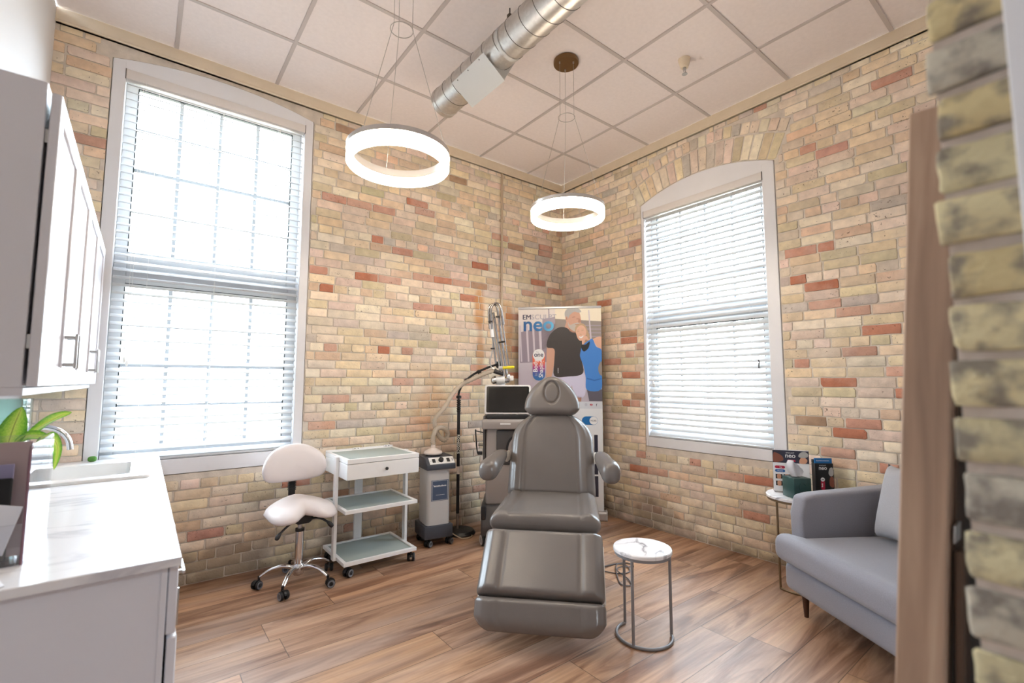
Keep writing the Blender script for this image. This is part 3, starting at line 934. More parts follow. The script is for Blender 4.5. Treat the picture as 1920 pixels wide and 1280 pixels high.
tag(b.build('tilt_clip', M['tassel'], bl), 'small dark grey clip near the right end of the slats')

# ---- painted pipe up the back wall
M['conduit'] = mat('grey_conduit', rgb(196, 176, 152), 0.45, 0.2)
b = MB()
b.tube([(-0.858, -0.022, 0.02), (-0.858, -0.022, 3.405)], 0.0115, 10)
pp = b.build('conduit_pipe', M['conduit'])
tag(pp, 'thin painted conduit pipe running up the back brick wall behind the laser arm', 'pipe')
for z in (0.6, 1.9, 2.9):
    b = MB(); b.box(-0.885, -0.831, -0.036, -0.006, z, z + 0.022, 0.003)
    b.build('pipe_strap', M['conduit'], pp)
# ================================================================== LEFT SIDE: CABINETS, COUNTER, SINK
M['cab'] = mat('white_cabinet_lacquer', rgb(216, 215, 222), 0.32, mottle=0.01, mscale=2)
M['chrome'] = mat('polished_chrome', rgb(214, 214, 216), 0.08, 1.0)
M['steel'] = mat('brushed_steel', rgb(186, 184, 182), 0.28, 1.0)
M['black'] = mat('black_plastic', rgb(26, 26, 29), 0.42)
M['rubber'] = mat('black_rubber', rgb(22, 22, 24), 0.65)
M['porcelain'] = mat('white_porcelain', rgb(236, 234, 232), 0.12)
M['counter'] = marble_mat('white_marble_laminate', rgb(228, 226, 228), rgb(168, 166, 176), 2.2, 0.22, 0.55, 0.05, (1.0, 2.6, 1))
CX, CW = -3.524, -4.146        # counter front edge, left wall face
CZ = 0.83
def shaker(b, x, y0, y1, z0, z1, t=0.022, fr=0.06):
    """panelled front facing +x: outer face at x"""
    b.box(x - t + 0.001, x - 0.007, y0 + fr * 0.6, y1 - fr * 0.6, z0 + fr * 0.6, z1 - fr * 0.6)
    b.box(x - t, x, y0, y0 + fr, z0, z1, 0.0025, 1)
    b.box(x - t, x, y1 - fr, y1, z0, z1, 0.0025, 1)
    b.box(x - t, x, y0 + fr - 0.001, y1 - fr + 0.001, z0, z0 + fr, 0.0025, 1)
    b.box(x - t, x, y0 + fr - 0.001, y1 - fr + 0.001, z1 - fr, z1, 0.0025, 1)
def bar_handle(b, x, y, z0, z1):
    for z in (z0, z1):
        b.prism([(x, y - 0.004), (x + 0.030, y - 0.002), (x + 0.030, y + 0.002), (x, y + 0.004)], z - 0.005, z + 0.005, bev=0.001, seg=1)
    b.box(x + 0.026, x + 0.034, y - 0.005, y + 0.005, z0 - 0.012, z1 + 0.012, 0.002)
# wall cabinets, each a two-door unit
def wall_cabinet(y0, y1, label):
    top = root('wall_cabinet', (CW, (y0 + y1) / 2, 1.275))
    tag(top, label, 'cabinet', 'white wall cabinets over the counter')
    oy = (y0 + y1) / 2
    b = MB()
    b.box(0.002, -3.876 - CW, y0 - oy, y1 - oy, 0.0, 0.825, 0.002, 1)
    b.box(0.002, -3.872 - CW, y0 - oy, y1 - oy, -0.022, 0.0, 0.002, 1)
    b.build('carcass', M['cab'], top)
    ym = (y0 + y1) / 2 - oy
    fx = -3.846 - CW
    for (a, c, hy) in ((y0 - oy + 0.002, ym - 0.0015, ym - 0.036), (ym + 0.0015, y1 - oy - 0.002, ym + 0.036)):
        b = MB(); shaker(b, fx, a, c, 0.002, 0.80)
        d = b.build('door', M['cab'], top)
        b = MB(); bar_handle(b, fx, hy, 0.072, 0.165)
        b.build('handle', M['steel'], d)
        for z in (0.12, 0.68):
            b = MB()
            hyy = a + 0.03 if a < ym - 0.1 else c - 0.03
            b.box(-3.877 - CW, fx - 0.021, hyy - 0.02, hyy + 0.02, z - 0.02, z + 0.02, 0.002, 1)
            b.build('hinge', M['steel'], d)
    return top
wall_cabinet(-2.0, -1.03, 'white wall cabinet with panelled doors nearest the camera over the counter')
wall_cabinet(-1.028, -0.06, 'white wall cabinet with panelled doors beside the left window')
# base cabinets
def base_cabinet(y0, y1, label, drawers):
    oy = (y0 + y1) / 2
    top = root('base_cabinet', (CW, oy, 0))
    tag(top, label, 'cabinet', 'white base cabinets under the counter')
    a, c = y0 - oy, y1 - oy
    X = lambda x: x - CW
    b = MB()
    b.box(0.002, X(-3.552), a, a + 0.018, 0.09, CZ - 0.023, 0.0015, 1)
    b.box(0.002, X(-3.552), c - 0.018, c, 0.09, CZ - 0.023, 0.0015, 1)
    b.box(0.002, 0.012, a + 0.018, c - 0.018, 0.09, CZ - 0.023)
    b.box(0.012, X(-3.552), a + 0.018, c - 0.018, 0.09, 0.108)
    b.box(X(-3.572), X(-3.552), a + 0.018, c - 0.018, 0.60, 0.645)
    b.box(X(-3.572), X(-3.552), a + 0.018, c - 0.018, CZ - 0.045, CZ - 0.023)
    b.box(0.002, X(-3.60), a, c, 0.0, 0.0895)
    # scribe strip down the front edge of the exposed side
    if drawers: b.box(X(-3.566), X(-3.552), a - 0.004, a - 0.0002, 0.09, CZ - 0.024, 0.001, 1)
    b.build('carcass', M['cab'], top)
    fx = X(-3.528)
    ym = (a + c) / 2
    for (p, q) in ((a + 0.002, ym - 0.0015), (ym + 0.0015, c - 0.002)):
        b = MB(); shaker(b, fx, p, q, 0.63, CZ - 0.03, fr=0.035)
        d = b.build('drawer' if drawers else 'false_front', M['cab'], top)
        if drawers:
            hb = MB()
            yy = (p + q) / 2
            for y in (yy - 0.05, yy + 0.05): hb.box(fx, fx + 0.026, y - 0.005, y + 0.005, 0.712, 0.722, 0.001, 1)
            hb.box(fx + 0.022, fx + 0.030, yy - 0.065, yy + 0.065, 0.712, 0.722, 0.002)
            hb.build('handle', M['steel'], d)
        b = MB(); shaker(b, fx + 0.004, p, q, 0.10, 0.622)
        d = b.build('door', M['cab'], top)
        b = MB(); bar_handle(b, fx + 0.004, ym - 0.036 if q < ym else ym + 0.036, 0.46, 0.56)
        b.build('handle', M['steel'], d)
    return top
base_cabinet(-2.16, -1.085, 'white base cabinet at the near end of the counter, its plain side facing the door', True)
base_cabinet(-1.083, -0.012, 'white base cabinet under the sink at the far end of the counter', False)
# countertop: slab with a hole for the sink
SX0, SX1, SY0, SY1 = -4.04, -3.60, -0.80, -0.27
b = MB()
z0, z1 = CZ - 0.022, CZ
q0 = [(CW + 0.002, -2.178), (CX - 0.002, -2.178), (CX - 0.002, -0.011), (CW + 0.002, -0.011)]
q1 = [(CW + 0.002, -2.18), (CX, -2.18), (CX, -0.011), (CW + 0.002, -0.011)]
qh = [(SX0, SY0), (SX1, SY0), (SX1, SY1), (SX0, SY1)]
b.loft([[(x, y, z1) for x, y in qh], [(x, y, z0) for x, y in qh], [(x, y, z0) for x, y in q1], [(x, y, z1 - 0.002) for x, y in q1], [(x, y, z1) for x, y in q0]], ring=True)
ct = b.build('countertop', M['counter'])
tag(ct, 'white marble-look countertop running along the left wall with a set-in sink', 'countertop')
# sink
b = MB()
zt = CZ + 0.014
outer = rrect(SX0 - 0.03, SX1 + 0.022, SY0 - 0.02, SY1 + 0.03, 0.02)
inner = rrect(SX0 + 0.045, SX1 - 0.055, SY0 + 0.06, SY1 - 0.035, 0.02)
low = rrect(SX0 + 0.055, SX1 - 0.065, SY0 + 0.07, SY1 - 0.045, 0.03)
b.loft([[(x, y, CZ + 0.0005) for x, y in outer], [(x, y, zt - 0.003) for x, y in outer], [((x + 3.82) * 0.99 - 3.82, (y + 0.53) * 0.99 - 0.53, zt) for x, y in outer],
        [(x, y, zt) for x, y in inner], [(x, y, zt - 0.006) for x, y in inner], [(x, y, CZ - 0.15) for x, y in low]], cap0=False, cap1=True)
sk = b.build('sink', M['porcelain'], smooth=35)
tag(sk, 'white rectangular drop-in sink in the countertop by the left window', 'sink')
b = MB(); b.lathe([(0.0, 0), (0.022, 0.0), (0.022, 0.003), (0.0, 0.004)], (-3.83, -0.53, CZ - 0.149), 20)
b.build('drain', M['steel'], sk)
# faucet
fa = root('faucet', (-4.108, -0.53, CZ + 0.001))
tag(fa, 'chrome gooseneck faucet rising behind the sink', 'faucet')
b = MB()
b.lathe([(0.0, 0.0), (0.030, 0.0), (0.030, 0.006), (0.020, 0.012), (0.018, 0.05), (0.0, 0.05)], seg=20)
b.build('base', M['chrome'], fa)
b = MB()
path = [(0, 0, 0.04), (0, 0, 0.135)] + [(0.106 - 0.106 * cos(a), 0, 0.135 + 0.105 * sin(a)) for a in [pi * k / 14 for k in range(1, 14)]] + [(0.214, 0, 0.125)]
b.tube(path, 0.0125, 14)
b.build('spout', M['chrome'], fa)
b = MB(); b.tube([(0, 0, 0.045), (0.0, -0.05, 0.075), (0.0, -0.09, 0.09)], [0.008, 0.007, 0.006], 10)
b.build('lever', M['chrome'], fa)
# small green sponge by the back edge
b = MB(); b.box(-0.020, 0.020, -0.016, 0.016, 0, 0.030, 0.012, 3)
o = b.build('sponge', mat('green_sponge', rgb(84, 136, 58), 0.9, bump=0.6, bscale=300))
o.location = (-3.835, -0.07, CZ + 0.001)
tag(o, 'small green rounded thing at the back edge of the counter below the blind', 'sponge')

# glass vase
M['vase'] = glass_mat('thick_green_glass', (0.80, 0.93, 0.90, 1), 0.18)
b = MB()
vx0, vx1, vy0, vy1 = -4.10, -3.944, -1.40, -1.24
o_ = rrect(vx0, vx1, vy0, vy1, 0.012); i_ = rrect(vx0 + 0.01, vx1 - 0.01, vy0 + 0.01, vy1 - 0.01, 0.008)
b.loft([[(x, y, CZ + 0.001) for x, y in o_], [(x, y, 1.228) for x, y in o_], [(x, y, 1.228) for x, y in i_], [(x, y, CZ + 0.03) for x, y in i_]])
vs = b.build('vase', M['vase'], smooth=35)
tag(vs, 'tall square clear glass vase on the counter under the wall cabinet', 'vase')
# plant in front of it
M['pot'] = mat('white_glazed_pot', rgb(228, 226, 222), 0.25)
M['soil'] = mat('dark_soil', rgb(60, 46, 36), 0.95, bump=0.8, bscale=120)
def leaf_material():
    m, t, b = nt('variegated_leaf')
    L = t.links.new
    uv = node(t, 'ShaderNodeAttribute', attribute_name='leafuv')
    sp = node(t, 'ShaderNodeSeparateXYZ'); L(uv.outputs['Vector'], sp.inputs[0])
    ab = node(t, 'ShaderNodeMath', operation='ABSOLUTE'); L(sp.outputs['X'], ab.inputs[0])
    n = node(t, 'ShaderNodeTexNoise'); n.inputs['Scale'].default_value = 7; n.inputs['Detail'].default_value = 4
    L(uv.outputs['Vector'], n.inputs['Vector'])
    ad = node(t, 'ShaderNodeMath', operation='MULTIPLY_ADD'); ad.inputs[1].default_value = 0.9
    L(n.outputs['Fac'], ad.inputs[0]); L(ab.outputs[0], ad.inputs[2])
    r = node(t, 'ShaderNodeValToRGB')
    e = r.color_ramp.elements; e.new(0.5); e.new(0.6)
    for q, (p, c) in zip(e, [(0.30, rgb(214, 222, 104)), (0.55, rgb(170, 206, 72)), (0.80, rgb(112, 170, 52)), (1.0, rgb(66, 126, 40))]):
        q.position = min(1, p); q.color = c
    sc_ = node(t, 'ShaderNodeMath', operation='MULTIPLY'); sc_.inputs[1].default_value = 0.62
    L(ad.outputs[0], sc_.inputs[0]); L(sc_.outputs[0], r.inputs[0])
    # midrib
    rr = node(t, 'ShaderNodeMapRange'); rr.inputs[1].default_value = 0.02; rr.inputs[2].default_value = 0.06; rr.inputs[3].default_value = 0.45; rr.inputs[4].default_value = 1
    L(ab.outputs[0], rr.inputs[0])
    mx = node(t, 'ShaderNodeMixRGB', blend_type='MULTIPLY'); mx.inputs[0].default_value = 1
    L(r.outputs[0], mx.inputs[1]); L(rr.outputs[0], mx.inputs[2])
    L(mx.outputs[0], b.inputs['Base Color'])
    b.inputs['Roughness'].default_value = 0.35
    b.inputs['Subsurface Weight'].default_value = 0.0
    tr = node(t, 'ShaderNodeBsdfTranslucent'); L(mx.outputs[0], tr.inputs[0])
    ms = node(t, 'ShaderNodeMixShader'); ms.inputs[0].default_value = 0.35
    L(b.outputs[0], ms.inputs[1]); L(tr.outputs[0], ms.inputs[2])
    L(ms.outputs[0], t.nodes['Material Output'].inputs[0])
    return m
M['leaf'] = leaf_material()
M['stem'] = mat('green_stem', rgb(110, 150, 70), 0.5)
PL = Vector((-3.985, -1.50, CZ + 0.001))
pl = root('potted_plant', PL)
tag(pl, 'potted plant with yellow and green variegated leaves behind the acrylic organizer', 'plant')
b = MB(); b.lathe([(0.0, 0), (0.040, 0), (0.052, 0.09), (0.054, 0.095), (0.047, 0.095), (0.044, 0.08), (0.0, 0.08)], seg=24)
b.build('pot', M['pot'], pl)
b = MB(); b.lathe([(0, 0.0), (0.0435, 0.0), (0.0435, 0.004), (0, 0.008)], (0, 0, 0.078), 20); b.build('soil', M['soil'], pl)
def leaf(path, width, side):
    """path of world points along the midrib, side: world vector across the blade"""
    pts = smoothp(path, 5)
    pts = [p - PL for p in pts]
    b = MB()
    lay = b.bm.verts.layers.float_vector.new('leafuv')
    n = len(pts) - 1
    rows = []
    sd = Vector(side).normalized()
    for i, p in enumerate(pts):
        t = i / n
        w = width * (sin(pi * min(1, t ** 0.75)) ** 0.8) * (1 - 0.15 * t) + 0.0006
        tn = (pts[min(n, i + 1)] - pts[max(0, i - 1)]).normalized()
        s = (sd - tn * sd.dot(tn)).normalized()
        nn = s.cross(tn)
        row = []
        for k in range(-3, 4):
            q = k / 3
            v = b.v(p + s * (q * w) + nn * (abs(q) * w * 0.28 + 0.002 * sin(9 * t + k)))
            v[lay] = (q, t * 3, 0)
            row.append(v)
        rows.append(row)
    for i in range(n):
        for k in range(6):
            b.f([rows[i][k], rows[i][k + 1], rows[i + 1][k + 1], rows[i + 1][k]])
    o = b.build('leaf', M['leaf'], pl, smooth=180, recalc=False)
    return o
def stem(path):
    b = MB(); b.tube([p - PL for p in smoothp(path, 4)], 0.0035, 6); b.build('stem', M['stem'], pl)
W = Vector
stem([PL + W((0.01, 0, 0.08)), W((-3.97, -1.48, 1.0)), W((-3.972, -1.46, 1.075))])
leaf([W((-3.972, -1.46, 1.075)), W((-3.962, -1.45, 1.14)), W((-3.948, -1.44, 1.205))], 0.036, (1, 0.2, -0.1))
stem([PL + W((0, 0, 0.08)), W((-3.96, -1.49, 1.0)), W((-3.945, -1.44, 1.085))])
leaf([W((-3.945, -1.44, 1.085)), W((-3.90, -1.40, 1.135)), W((-3.862, -1.36, 1.165)), W((-3.832, -1.33, 1.176))], 0.022, (0.2, -0.3, 1))
stem([PL + W((0.01, 0, 0.08)), W((-3.92, -1.50, 1.03)), W((-3.895, -1.47, 1.10))])
leaf([W((-3.895, -1.47, 1.10)), W((-3.868, -1.44, 1.095)), W((-3.852, -1.43, 1.05)), W((-3.858, -1.43, 0.985))], 0.021, (0.8, 0.5, 0.3))
stem([PL + W((-0.01, 0, 0.08)), W((-4.0, -1.48, 1.02)), W((-3.955, -1.46, 1.085))])
leaf([W((-3.955, -1.46, 1.085)), W((-3.925, -1.45, 1.105)), W((-3.892, -1.44, 1.10)), W((-3.872, -1.43, 1.085))], 0.020, (0.1, -0.5, 0.8))
stem([PL + W((-0.01, 0.01, 0.08)), W((-4.01, -1.48, 1.0)), W((-4.03, -1.47, 1.09))])
leaf([W((-4.03, -1.47, 1.09)), W((-4.05, -1.485, 1.13)), W((-4.075, -1.50, 1.15))], 0.020, (0.3, 1, 0))

# acrylic organizer with brochures
M['acrylic'] = glass_mat('clear_acrylic', (0.97, 0.97, 0.98, 1), 0.12)
M['acrylic_edge'] = mat('acrylic_edge_tint', rgb(126, 92, 104), 0.25)
M['paper'] = mat('white_paper', rgb(232, 232, 238), 0.6)
M['mauve_paper'] = mat('mauve_card', rgb(176, 156, 156), 0.6)
M['lilac_paper'] = mat('lilac_printed_card', rgb(150, 144, 178), 0.6)
M['black_cloth'] = mat('black_pouch_fabric', rgb(18, 18, 20), 0.75, bump=0.3, bscale=300)
ac = root('acrylic_organizer', (-3.98, -1.80, CZ + 0.001))
tag(ac, 'clear acrylic organizer full of brochures at the near end of the counter', 'organizer')
hw, hd, hh = 0.134, 0.20, 0.295
b = MB(); b.box(-hw, hw, -hd, hd, 0, 0.004, 0.001, 1); b.build('base', M['acrylic'], ac)
for nm, (x0, x1, y0, y1) in {'side_panel': (hw - 0.004, hw, -hd, hd), 'left_panel': (-hw, -hw + 0.004, -hd, hd)}.items():
    b = MB()
    pr = [(y0, 0.004), (y1 - 0.02, 0.004)] + arc(y1 - 0.03, 0.034, 0.03, -pi / 2, 0, 5)[1:] + arc(y1 - 0.03, hh - 0.03, 0.03, 0, pi / 2, 5) + [(y0, hh)]
    b.prism(pr, x0, x1, 'x'); b.build('side_panel', M['acrylic'], ac)
b = MB(); b.box(-hw + 0.004, hw - 0.004, -hd, -hd + 0.004, 0.004, 0.10, 0.001, 1); b.build('front_panel', M['acrylic'], ac)
b = MB(); b.box(-hw + 0.004, hw - 0.004, hd - 0.05, hd - 0.046, 0.004, hh, 0.001, 1); b.build('back_panel', M['acrylic'], ac)
b = MB(); b.tube([(hw - 0.002, -hd - 0.002, 0.0), (hw - 0.002, -hd - 0.002, hh - 0.03)] + [(hw - 0.002, -hd + 0.028 - 0.03 * cos(a), hh - 0.03 + 0.03 * sin(a)) for a in (0.4, 0.8, 1.2, 1.57)], 0.0032, 8)
b.build('panel_edge', M['acrylic_edge'], ac)
def sheet(name, x0, x1, y, z0, z1, lean, m, label, cat, t=0.004, rzz=0.0, group=None):
    b = MB(); b.box(x0, x1, 0, t, 0, z1 - z0, 0.0008, 1)
    o = b.build(name, m)
    o.location = (0, y, z0); o.rotation_euler = (lean, 0, rzz)
    tag(o, label, cat, group)
    return o
GB = 'brochures in the acrylic organizer'
sheet('folder', -4.105, -3.856, -1.93, CZ + 0.007, CZ + 0.300, radians(-5), M['mauve_paper'], 'mauve card folder standing tallest in the acrylic organizer', 'folder', 0.006, group=GB)
sheet('brochure', -4.06, -3.885, -1.950, CZ + 0.007, CZ + 0.245, radians(-6), M['lilac_paper'], 'lilac printed brochure in front of the mauve folder in the organizer', 'brochure', group=GB)
wl = sheet('brochure', -0.09, 0.0, -1.985, CZ + 0.007, CZ + 0.125, radians(-6), M['paper'], 'white leaflet by the clear side of the acrylic organizer', 'leaflet', group=GB)
wl.rotation_euler = (radians(-6), radians(14), 0); wl.location.x = -3.885; wl.location.z += 0.018
b = MB(); b.box(-0.100, 0.0, -0.004, 0.008, 0.0, 0.205, 0.004, 3)
o = b.build('pouch', M['black_cloth'])
o.location = (-3.882, -1.966, CZ + 0.007); o.rotation_euler = (radians(-4), 0, 0)
tag(o, 'black pouch at the front of the acrylic organizer', 'pouch')
def flyer(x, y, rz, label, s=1.0, z=0.0):
    b = MB(); b.box(-0.05 * s, 0.05 * s, -0.105 * s, 0.105 * s, 0, 0.002, 0.0005, 1)
    o = b.build('leaflet', M['paper']); o.location = (x, y, CZ + 0.001 + z); o.rotation_euler = (0, 0, rz)
    tag(o, label, 'leaflet', 'loose leaflets on the counter')
flyer(-3.93, -2.075, 0.3, 'loose white leaflet lying on the counter in front of the organizer')
flyer(-4.04, -2.06, -0.25, 'loose white leaflet against the left wall in front of the organizer')
# ================================================================== BACK WALL: STOOL, TROLLEY, MACHINES
M['stool_leather'] = mat('white_leatherette', rgb(230, 222, 222), 0.38, bump=0.12, bscale=400)
M['white_metal'] = mat('white_powder_coat', rgb(240, 240, 241), 0.3)
M['frosted'] = glass_mat('frosted_green_glass', (0.84, 0.90, 0.90, 1), 0.1, 0.25, 0.6, rgb(196, 208, 206))
M['dark_grey'] = mat('dark_grey_plastic_shell', rgb(66, 70, 80), 0.5)
M['light_grey'] = mat('light_grey_plastic', rgb(196, 194, 194), 0.4)
M['caster_grey'] = mat('grey_caster_trim', rgb(120, 122, 130), 0.4)
def caster(parent, x, y, z_top, rz, r=0.026, name='caster', trim=None):
    """twin wheel under a hood; stands on z=0 of the parent frame"""
    b = MB()
    b.M = Matrix.Translation((x, y, 0)) @ Matrix.Rotation(rz, 4, 'Z')
    for s in (-1, 1):
        b.lathe([(0.0, s * 0.008), (r * 0.86, s * 0.008), (r, s * 0.011), (r, s * 0.022), (r * 0.88, s * 0.026), (r * 0.5, s * 0.0265), (0.0, s * 0.0265)], (0.014, 0, r), 22, 'y')
        b.lathe([(r * 0.72, s * 0.026), (r * 0.80, s * 0.0278), (r * 0.87, s * 0.0265)], (0.014, 0, r), 22, 'y', mi=1)
    c = b.build(name, [M['rubber'], trim or M['caster_grey']], parent)
    b = MB()
    b.M = Matrix.Translation((x, y, 0)) @ Matrix.Rotation(rz, 4, 'Z')
    b.loft([[(0.014 + (r + 0.004) * q * cos(a), s, r + (r + 0.004) * q * sin(a)) for a in [radians(10 + 20 * k) for k in range(9)] for q in (1,)] +
            [(0.014 + r * 0.55 * cos(a), s, r + r * 0.55 * sin(a)) for a in [radians(170 - 20 * k) for k in range(9)]] for s in (-0.007, 0.007)])
    b.cyl((0, 0, r * 1.6), (0, 0, z_top), 0.008, seg=10)
    b.build('fork', M['black'], c)
    return c

# ---- saddle stool
st = root('saddle_stool', (-2.775, -0.405, 0), radians(4))
tag(st, 'white saddle stool with a chrome five-star base in front of the left window', 'stool')
LEG = [14 + 72 * k for k in range(5)]
b = MB()
b.lathe([(0.0, 0.055), (0.026, 0.055), (0.034, 0.065), (0.034, 0.118), (0.028, 0.126), (0.0, 0.126)], seg=24)
b.build('hub', M['chrome'], st)
for a in LEG:
    a = radians(a)
    d = Vector((cos(a), sin(a), 0))
    path = smoothp([d * 0.02 + W((0, 0, 0.098)), d * 0.09 + W((0, 0, 0.118)), d * 0.165 + W((0, 0, 0.104)), d * 0.222 + W((0, 0, 0.070))], 5)
    b = MB()
    loops = []
    for i, p in enumerate(path):
        t = i / (len(path) - 1)
        wd, ht = 0.017 - 0.005 * t, 0.014 - 0.004 * t
        s = Vector((-d.y, d.x, 0))
        loops.append([p + s * wd * cos(k) + W((0, 0, 1)) * ht * sin(k) for k in [2 * pi * j / 12 for j in range(12)]])
    b.loft(loops)
    lg = b.build('leg', M['chrome'], st)
    caster(st, d.x * 0.225, d.y * 0.225, 0.075, a + 0.9, 0.026)
b = MB(); b.cyl((0, 0, 0.12), (0, 0, 0.335), 0.025, seg=22); b.build('column', M['chrome'], st)
b = MB(); b.cyl((0, 0, 0.328), (0, 0, 0.345), 0.028, seg=22); b.build('column_collar', M['black'], st)
b = MB(); b.cyl((0, 0, 0.33), (0, 0, 0.40), 0.014, seg=16); b.build('piston', M['steel'], st)
b = MB()
b.prism([(-0.06, 0.405), (-0.035, 0.385), (0.035, 0.385), (0.06, 0.405), (0.06, 0.435), (-0.06, 0.435)], -0.07, 0.08, 'y', 0.004, 1)
b.box(-0.02, 0.02, 0.05, 0.20, 0.40, 0.42, 0.004)
b.build('tilt_mechanism', M['black'], st)
for pth in ([(-0.03, -0.03, 0.40), (-0.09, -0.09, 0.405), (-0.155, -0.13, 0.375), (-0.185, -0.15, 0.345)], [(0.03, -0.05, 0.405), (0.08, -0.10, 0.415), (0.125, -0.13, 0.39), (0.155, -0.15, 0.355)]):
    b = MB(); b.tube(smoothp(pth, 4), [0.007] * 9 + [0.012, 0.014, 0.013, 0.009], 10); b.build('lever', M['black'], st)
# saddle seat: two thigh lobes dropping either side of a raised centre, split towards the front
b = MB()
NR, NA = 18, 56
def seat_pt(r, a):
    c, q = cos(a), sin(a)
    u = r * math.copysign(abs(c) ** 0.72, c)
    v = r * math.copysign(abs(q) ** 0.72, q)         # v < 0 is the front edge
    fr = max(0.0, -v)
    x = u * 0.212 * (1 - 0.06 * max(0, v) ** 2)
    y = v * (0.195 if v < 0 else 0.170) + 0.10 * math.exp(-(u / 0.24) ** 2) * fr ** 1.1
    z = 0.528 - 0.058 * abs(u) ** 1.7 * (0.55 + 0.45 * fr) - 0.012 * max(0, v) * u * u + 0.012 * max(0, v) ** 2 - 0.034 * fr ** 2 + 0.010 * math.exp(-(u / 0.3) ** 2)
    edge = r ** 5
    rd = sqrt(max(0.0, 1 - r ** 4))
    return x, y, z - 0.042 * (1 - rd), 0.084 * rd
for top_ in (True, False):
    rows = []
    for i in range(1, NR + 1):
        r = (i / NR) ** 0.8
        rows.append([])
        for k in range(NA):
            x, y, z, th = seat_pt(r, 2 * pi * k / NA)
            rows[-1].append((x, y, z if top_ else z - th))
    x, y, z, th = seat_pt(0, 0)
    cv = b.v((x, y, z if top_ else z - th))
    vv = [[b.v(p) for p in r] for r in rows]
    for k in range(NA): b.f([cv, vv[0][k], vv[0][(k + 1) % NA]] if top_ else [cv, vv[0][(k + 1) % NA], vv[0][k]])
    for i in range(NR - 1):
        for k in range(NA):
            q4 = [vv[i][k], vv[i + 1][k], vv[i + 1][(k + 1) % NA], vv[i][(k + 1) % NA]]
            b.f(q4 if top_ else q4[::-1])
bmesh.ops.remove_doubles(b.bm, verts=list(b.bm.verts), dist=0.0005)
seat = b.build('seat', M['stool_leather'], st, smooth=180)
# backrest: wide kidney-shaped cushion
def outline_pad(b, outline, y, thick, bulge, curve=0.0, tilt=0.0, zc=0.0):
    """cushion from an outline of (x,z) points: front towards -y"""
    n = len(outline)
    cx = sum(p[0] for p in outline) / n; cz = sum(p[1] for p in outline) / n
    loops = []
    for (s, off) in ((0.02, thick / 2 + bulge), (0.35, thick / 2 + bulge * 0.92), (0.65, thick / 2 + bulge * 0.68), (0.86, thick / 2 + bulge * 0.3), (0.96, thick * 0.36), (1.0, 0.0),
                     (0.96, -thick * 0.36), (0.86, -thick / 2), (0.4, -thick / 2 - bulge * 0.1), (0.02, -thick / 2 - bulge * 0.1)):
        lp = []
        for px, pz in outline:
            x = cx + (px - cx) * s; z = cz + (pz - cz) * s
            lp.append((x, y - off - curve * x * x + tilt * (z - zc), z))
        loops.append(lp)
    b.loft(loops)
b = MB()
ol = smoothp([(-0.205, 0.685), (-0.195, 0.76), (-0.13, 0.835), (0.0, 0.868), (0.11, 0.842), (0.19, 0.775), (0.205, 0.69), (0.16, 0.635), (0.0, 0.620), (-0.16, 0.632)], 6, True)
outline_pad(b, [(p[0], p[1]) for p in ol], 0.17, 0.05, 0.022, 0.9, 0.12, 0.75)
b.build('backrest', M['stool_leather'], st, smooth=180)
b = MB()
for k in range(8):
    z = 0.555 + k * 0.011
    b.box(-0.026, 0.026, 0.178, 0.206, z, z + 0.006, 0.0025, 1)
b.box(-0.020, 0.020, 0.182, 0.202, 0.41, 0.70, 0.002, 1)
b.build('bellows_support', M['black'], st)

# ---- white trolley
tr = root('trolley', (-2.268, -0.312, 0))
tag(tr, 'white three-tier trolley with glass shelves and a shallow top drawer against the back wall', 'trolley')
tw, td = 0.262, 0.228
def tray(z, name):
    b = MB()
    b.box(-tw, tw, -td, -td + 0.024, z, z + 0.024, 0.0015, 1); b.box(-tw, tw, td - 0.024, td, z, z + 0.024, 0.0015, 1)
    b.box(-tw, -tw + 0.024, -td + 0.024, td - 0.024, z, z + 0.024, 0.0015, 1); b.box(tw - 0.024, tw, -td + 0.024, td - 0.024, z, z + 0.024, 0.0015, 1)
    o = b.build(name, M['white_metal'], tr)
    b = MB(); b.box(-tw + 0.0245, tw - 0.0245, -td + 0.0245, td - 0.0245, z + 0.010, z + 0.016)
    b.build('glass_panel', M['frosted'], o)
    return o
tray(0.078, 'bottom_shelf'); tray(0.412, 'middle_shelf')
for (x0, x1, y0, y1, nm) in ((-tw - 0.022, -tw - 0.0005, -0.075, -0.030, 0), (tw + 0.0005, tw + 0.022, -0.02, 0.025, 0), (-0.035, 0.025, td + 0.0005, td + 0.020, 0)):
    b = MB(); b.box(x0, x1, y0, y1, 0.078, 0.772 if y1 < 0.2 else 0.70, 0.002, 1); b.build('post', M['white_metal'], tr)
b = MB()
b.box(-tw, tw, -td - 0.012, td, 0.636, 0.739, 0.002, 1)
dr = b.build('drawer', M['white_metal'], tr)
b = MB(); b.lathe([(0.004, 0), (0.005, -0.008), (0.011, -0.012), (0.011, -0.018), (0.006, -0.021), (0, -0.021)], (0.01, -td - 0.012, 0.690), 18, 'y')
b.build('knob', M['black'], dr)
b = MB()
zt = 0.742
for (x0, x1, y0, y1) in ((-tw, tw, -td - 0.014, -td + 0.014), (-tw, tw, td - 0.026, td), (-tw, -tw + 0.026, -td + 0.014, td - 0.026), (tw - 0.026, tw, -td + 0.014, td - 0.026)):
    b.box(x0, x1, y0, y1, zt, zt + 0.030, 0.002, 1)
b.box(-tw + 0.026, tw - 0.026, -td + 0.014, td - 0.026, zt, zt + 0.006)
b.box(-tw - 0.001, tw + 0.001, td, td + 0.004, zt - 0.006, zt + 0.04, 0.001, 1)
lid = b.build('lid', M['white_metal'], tr)
b = MB(); b.box(-tw + 0.027, tw - 0.027, -td + 0.015, td - 0.027, zt + 0.020, zt + 0.026); b.build('glass_panel', M['frosted'], lid)
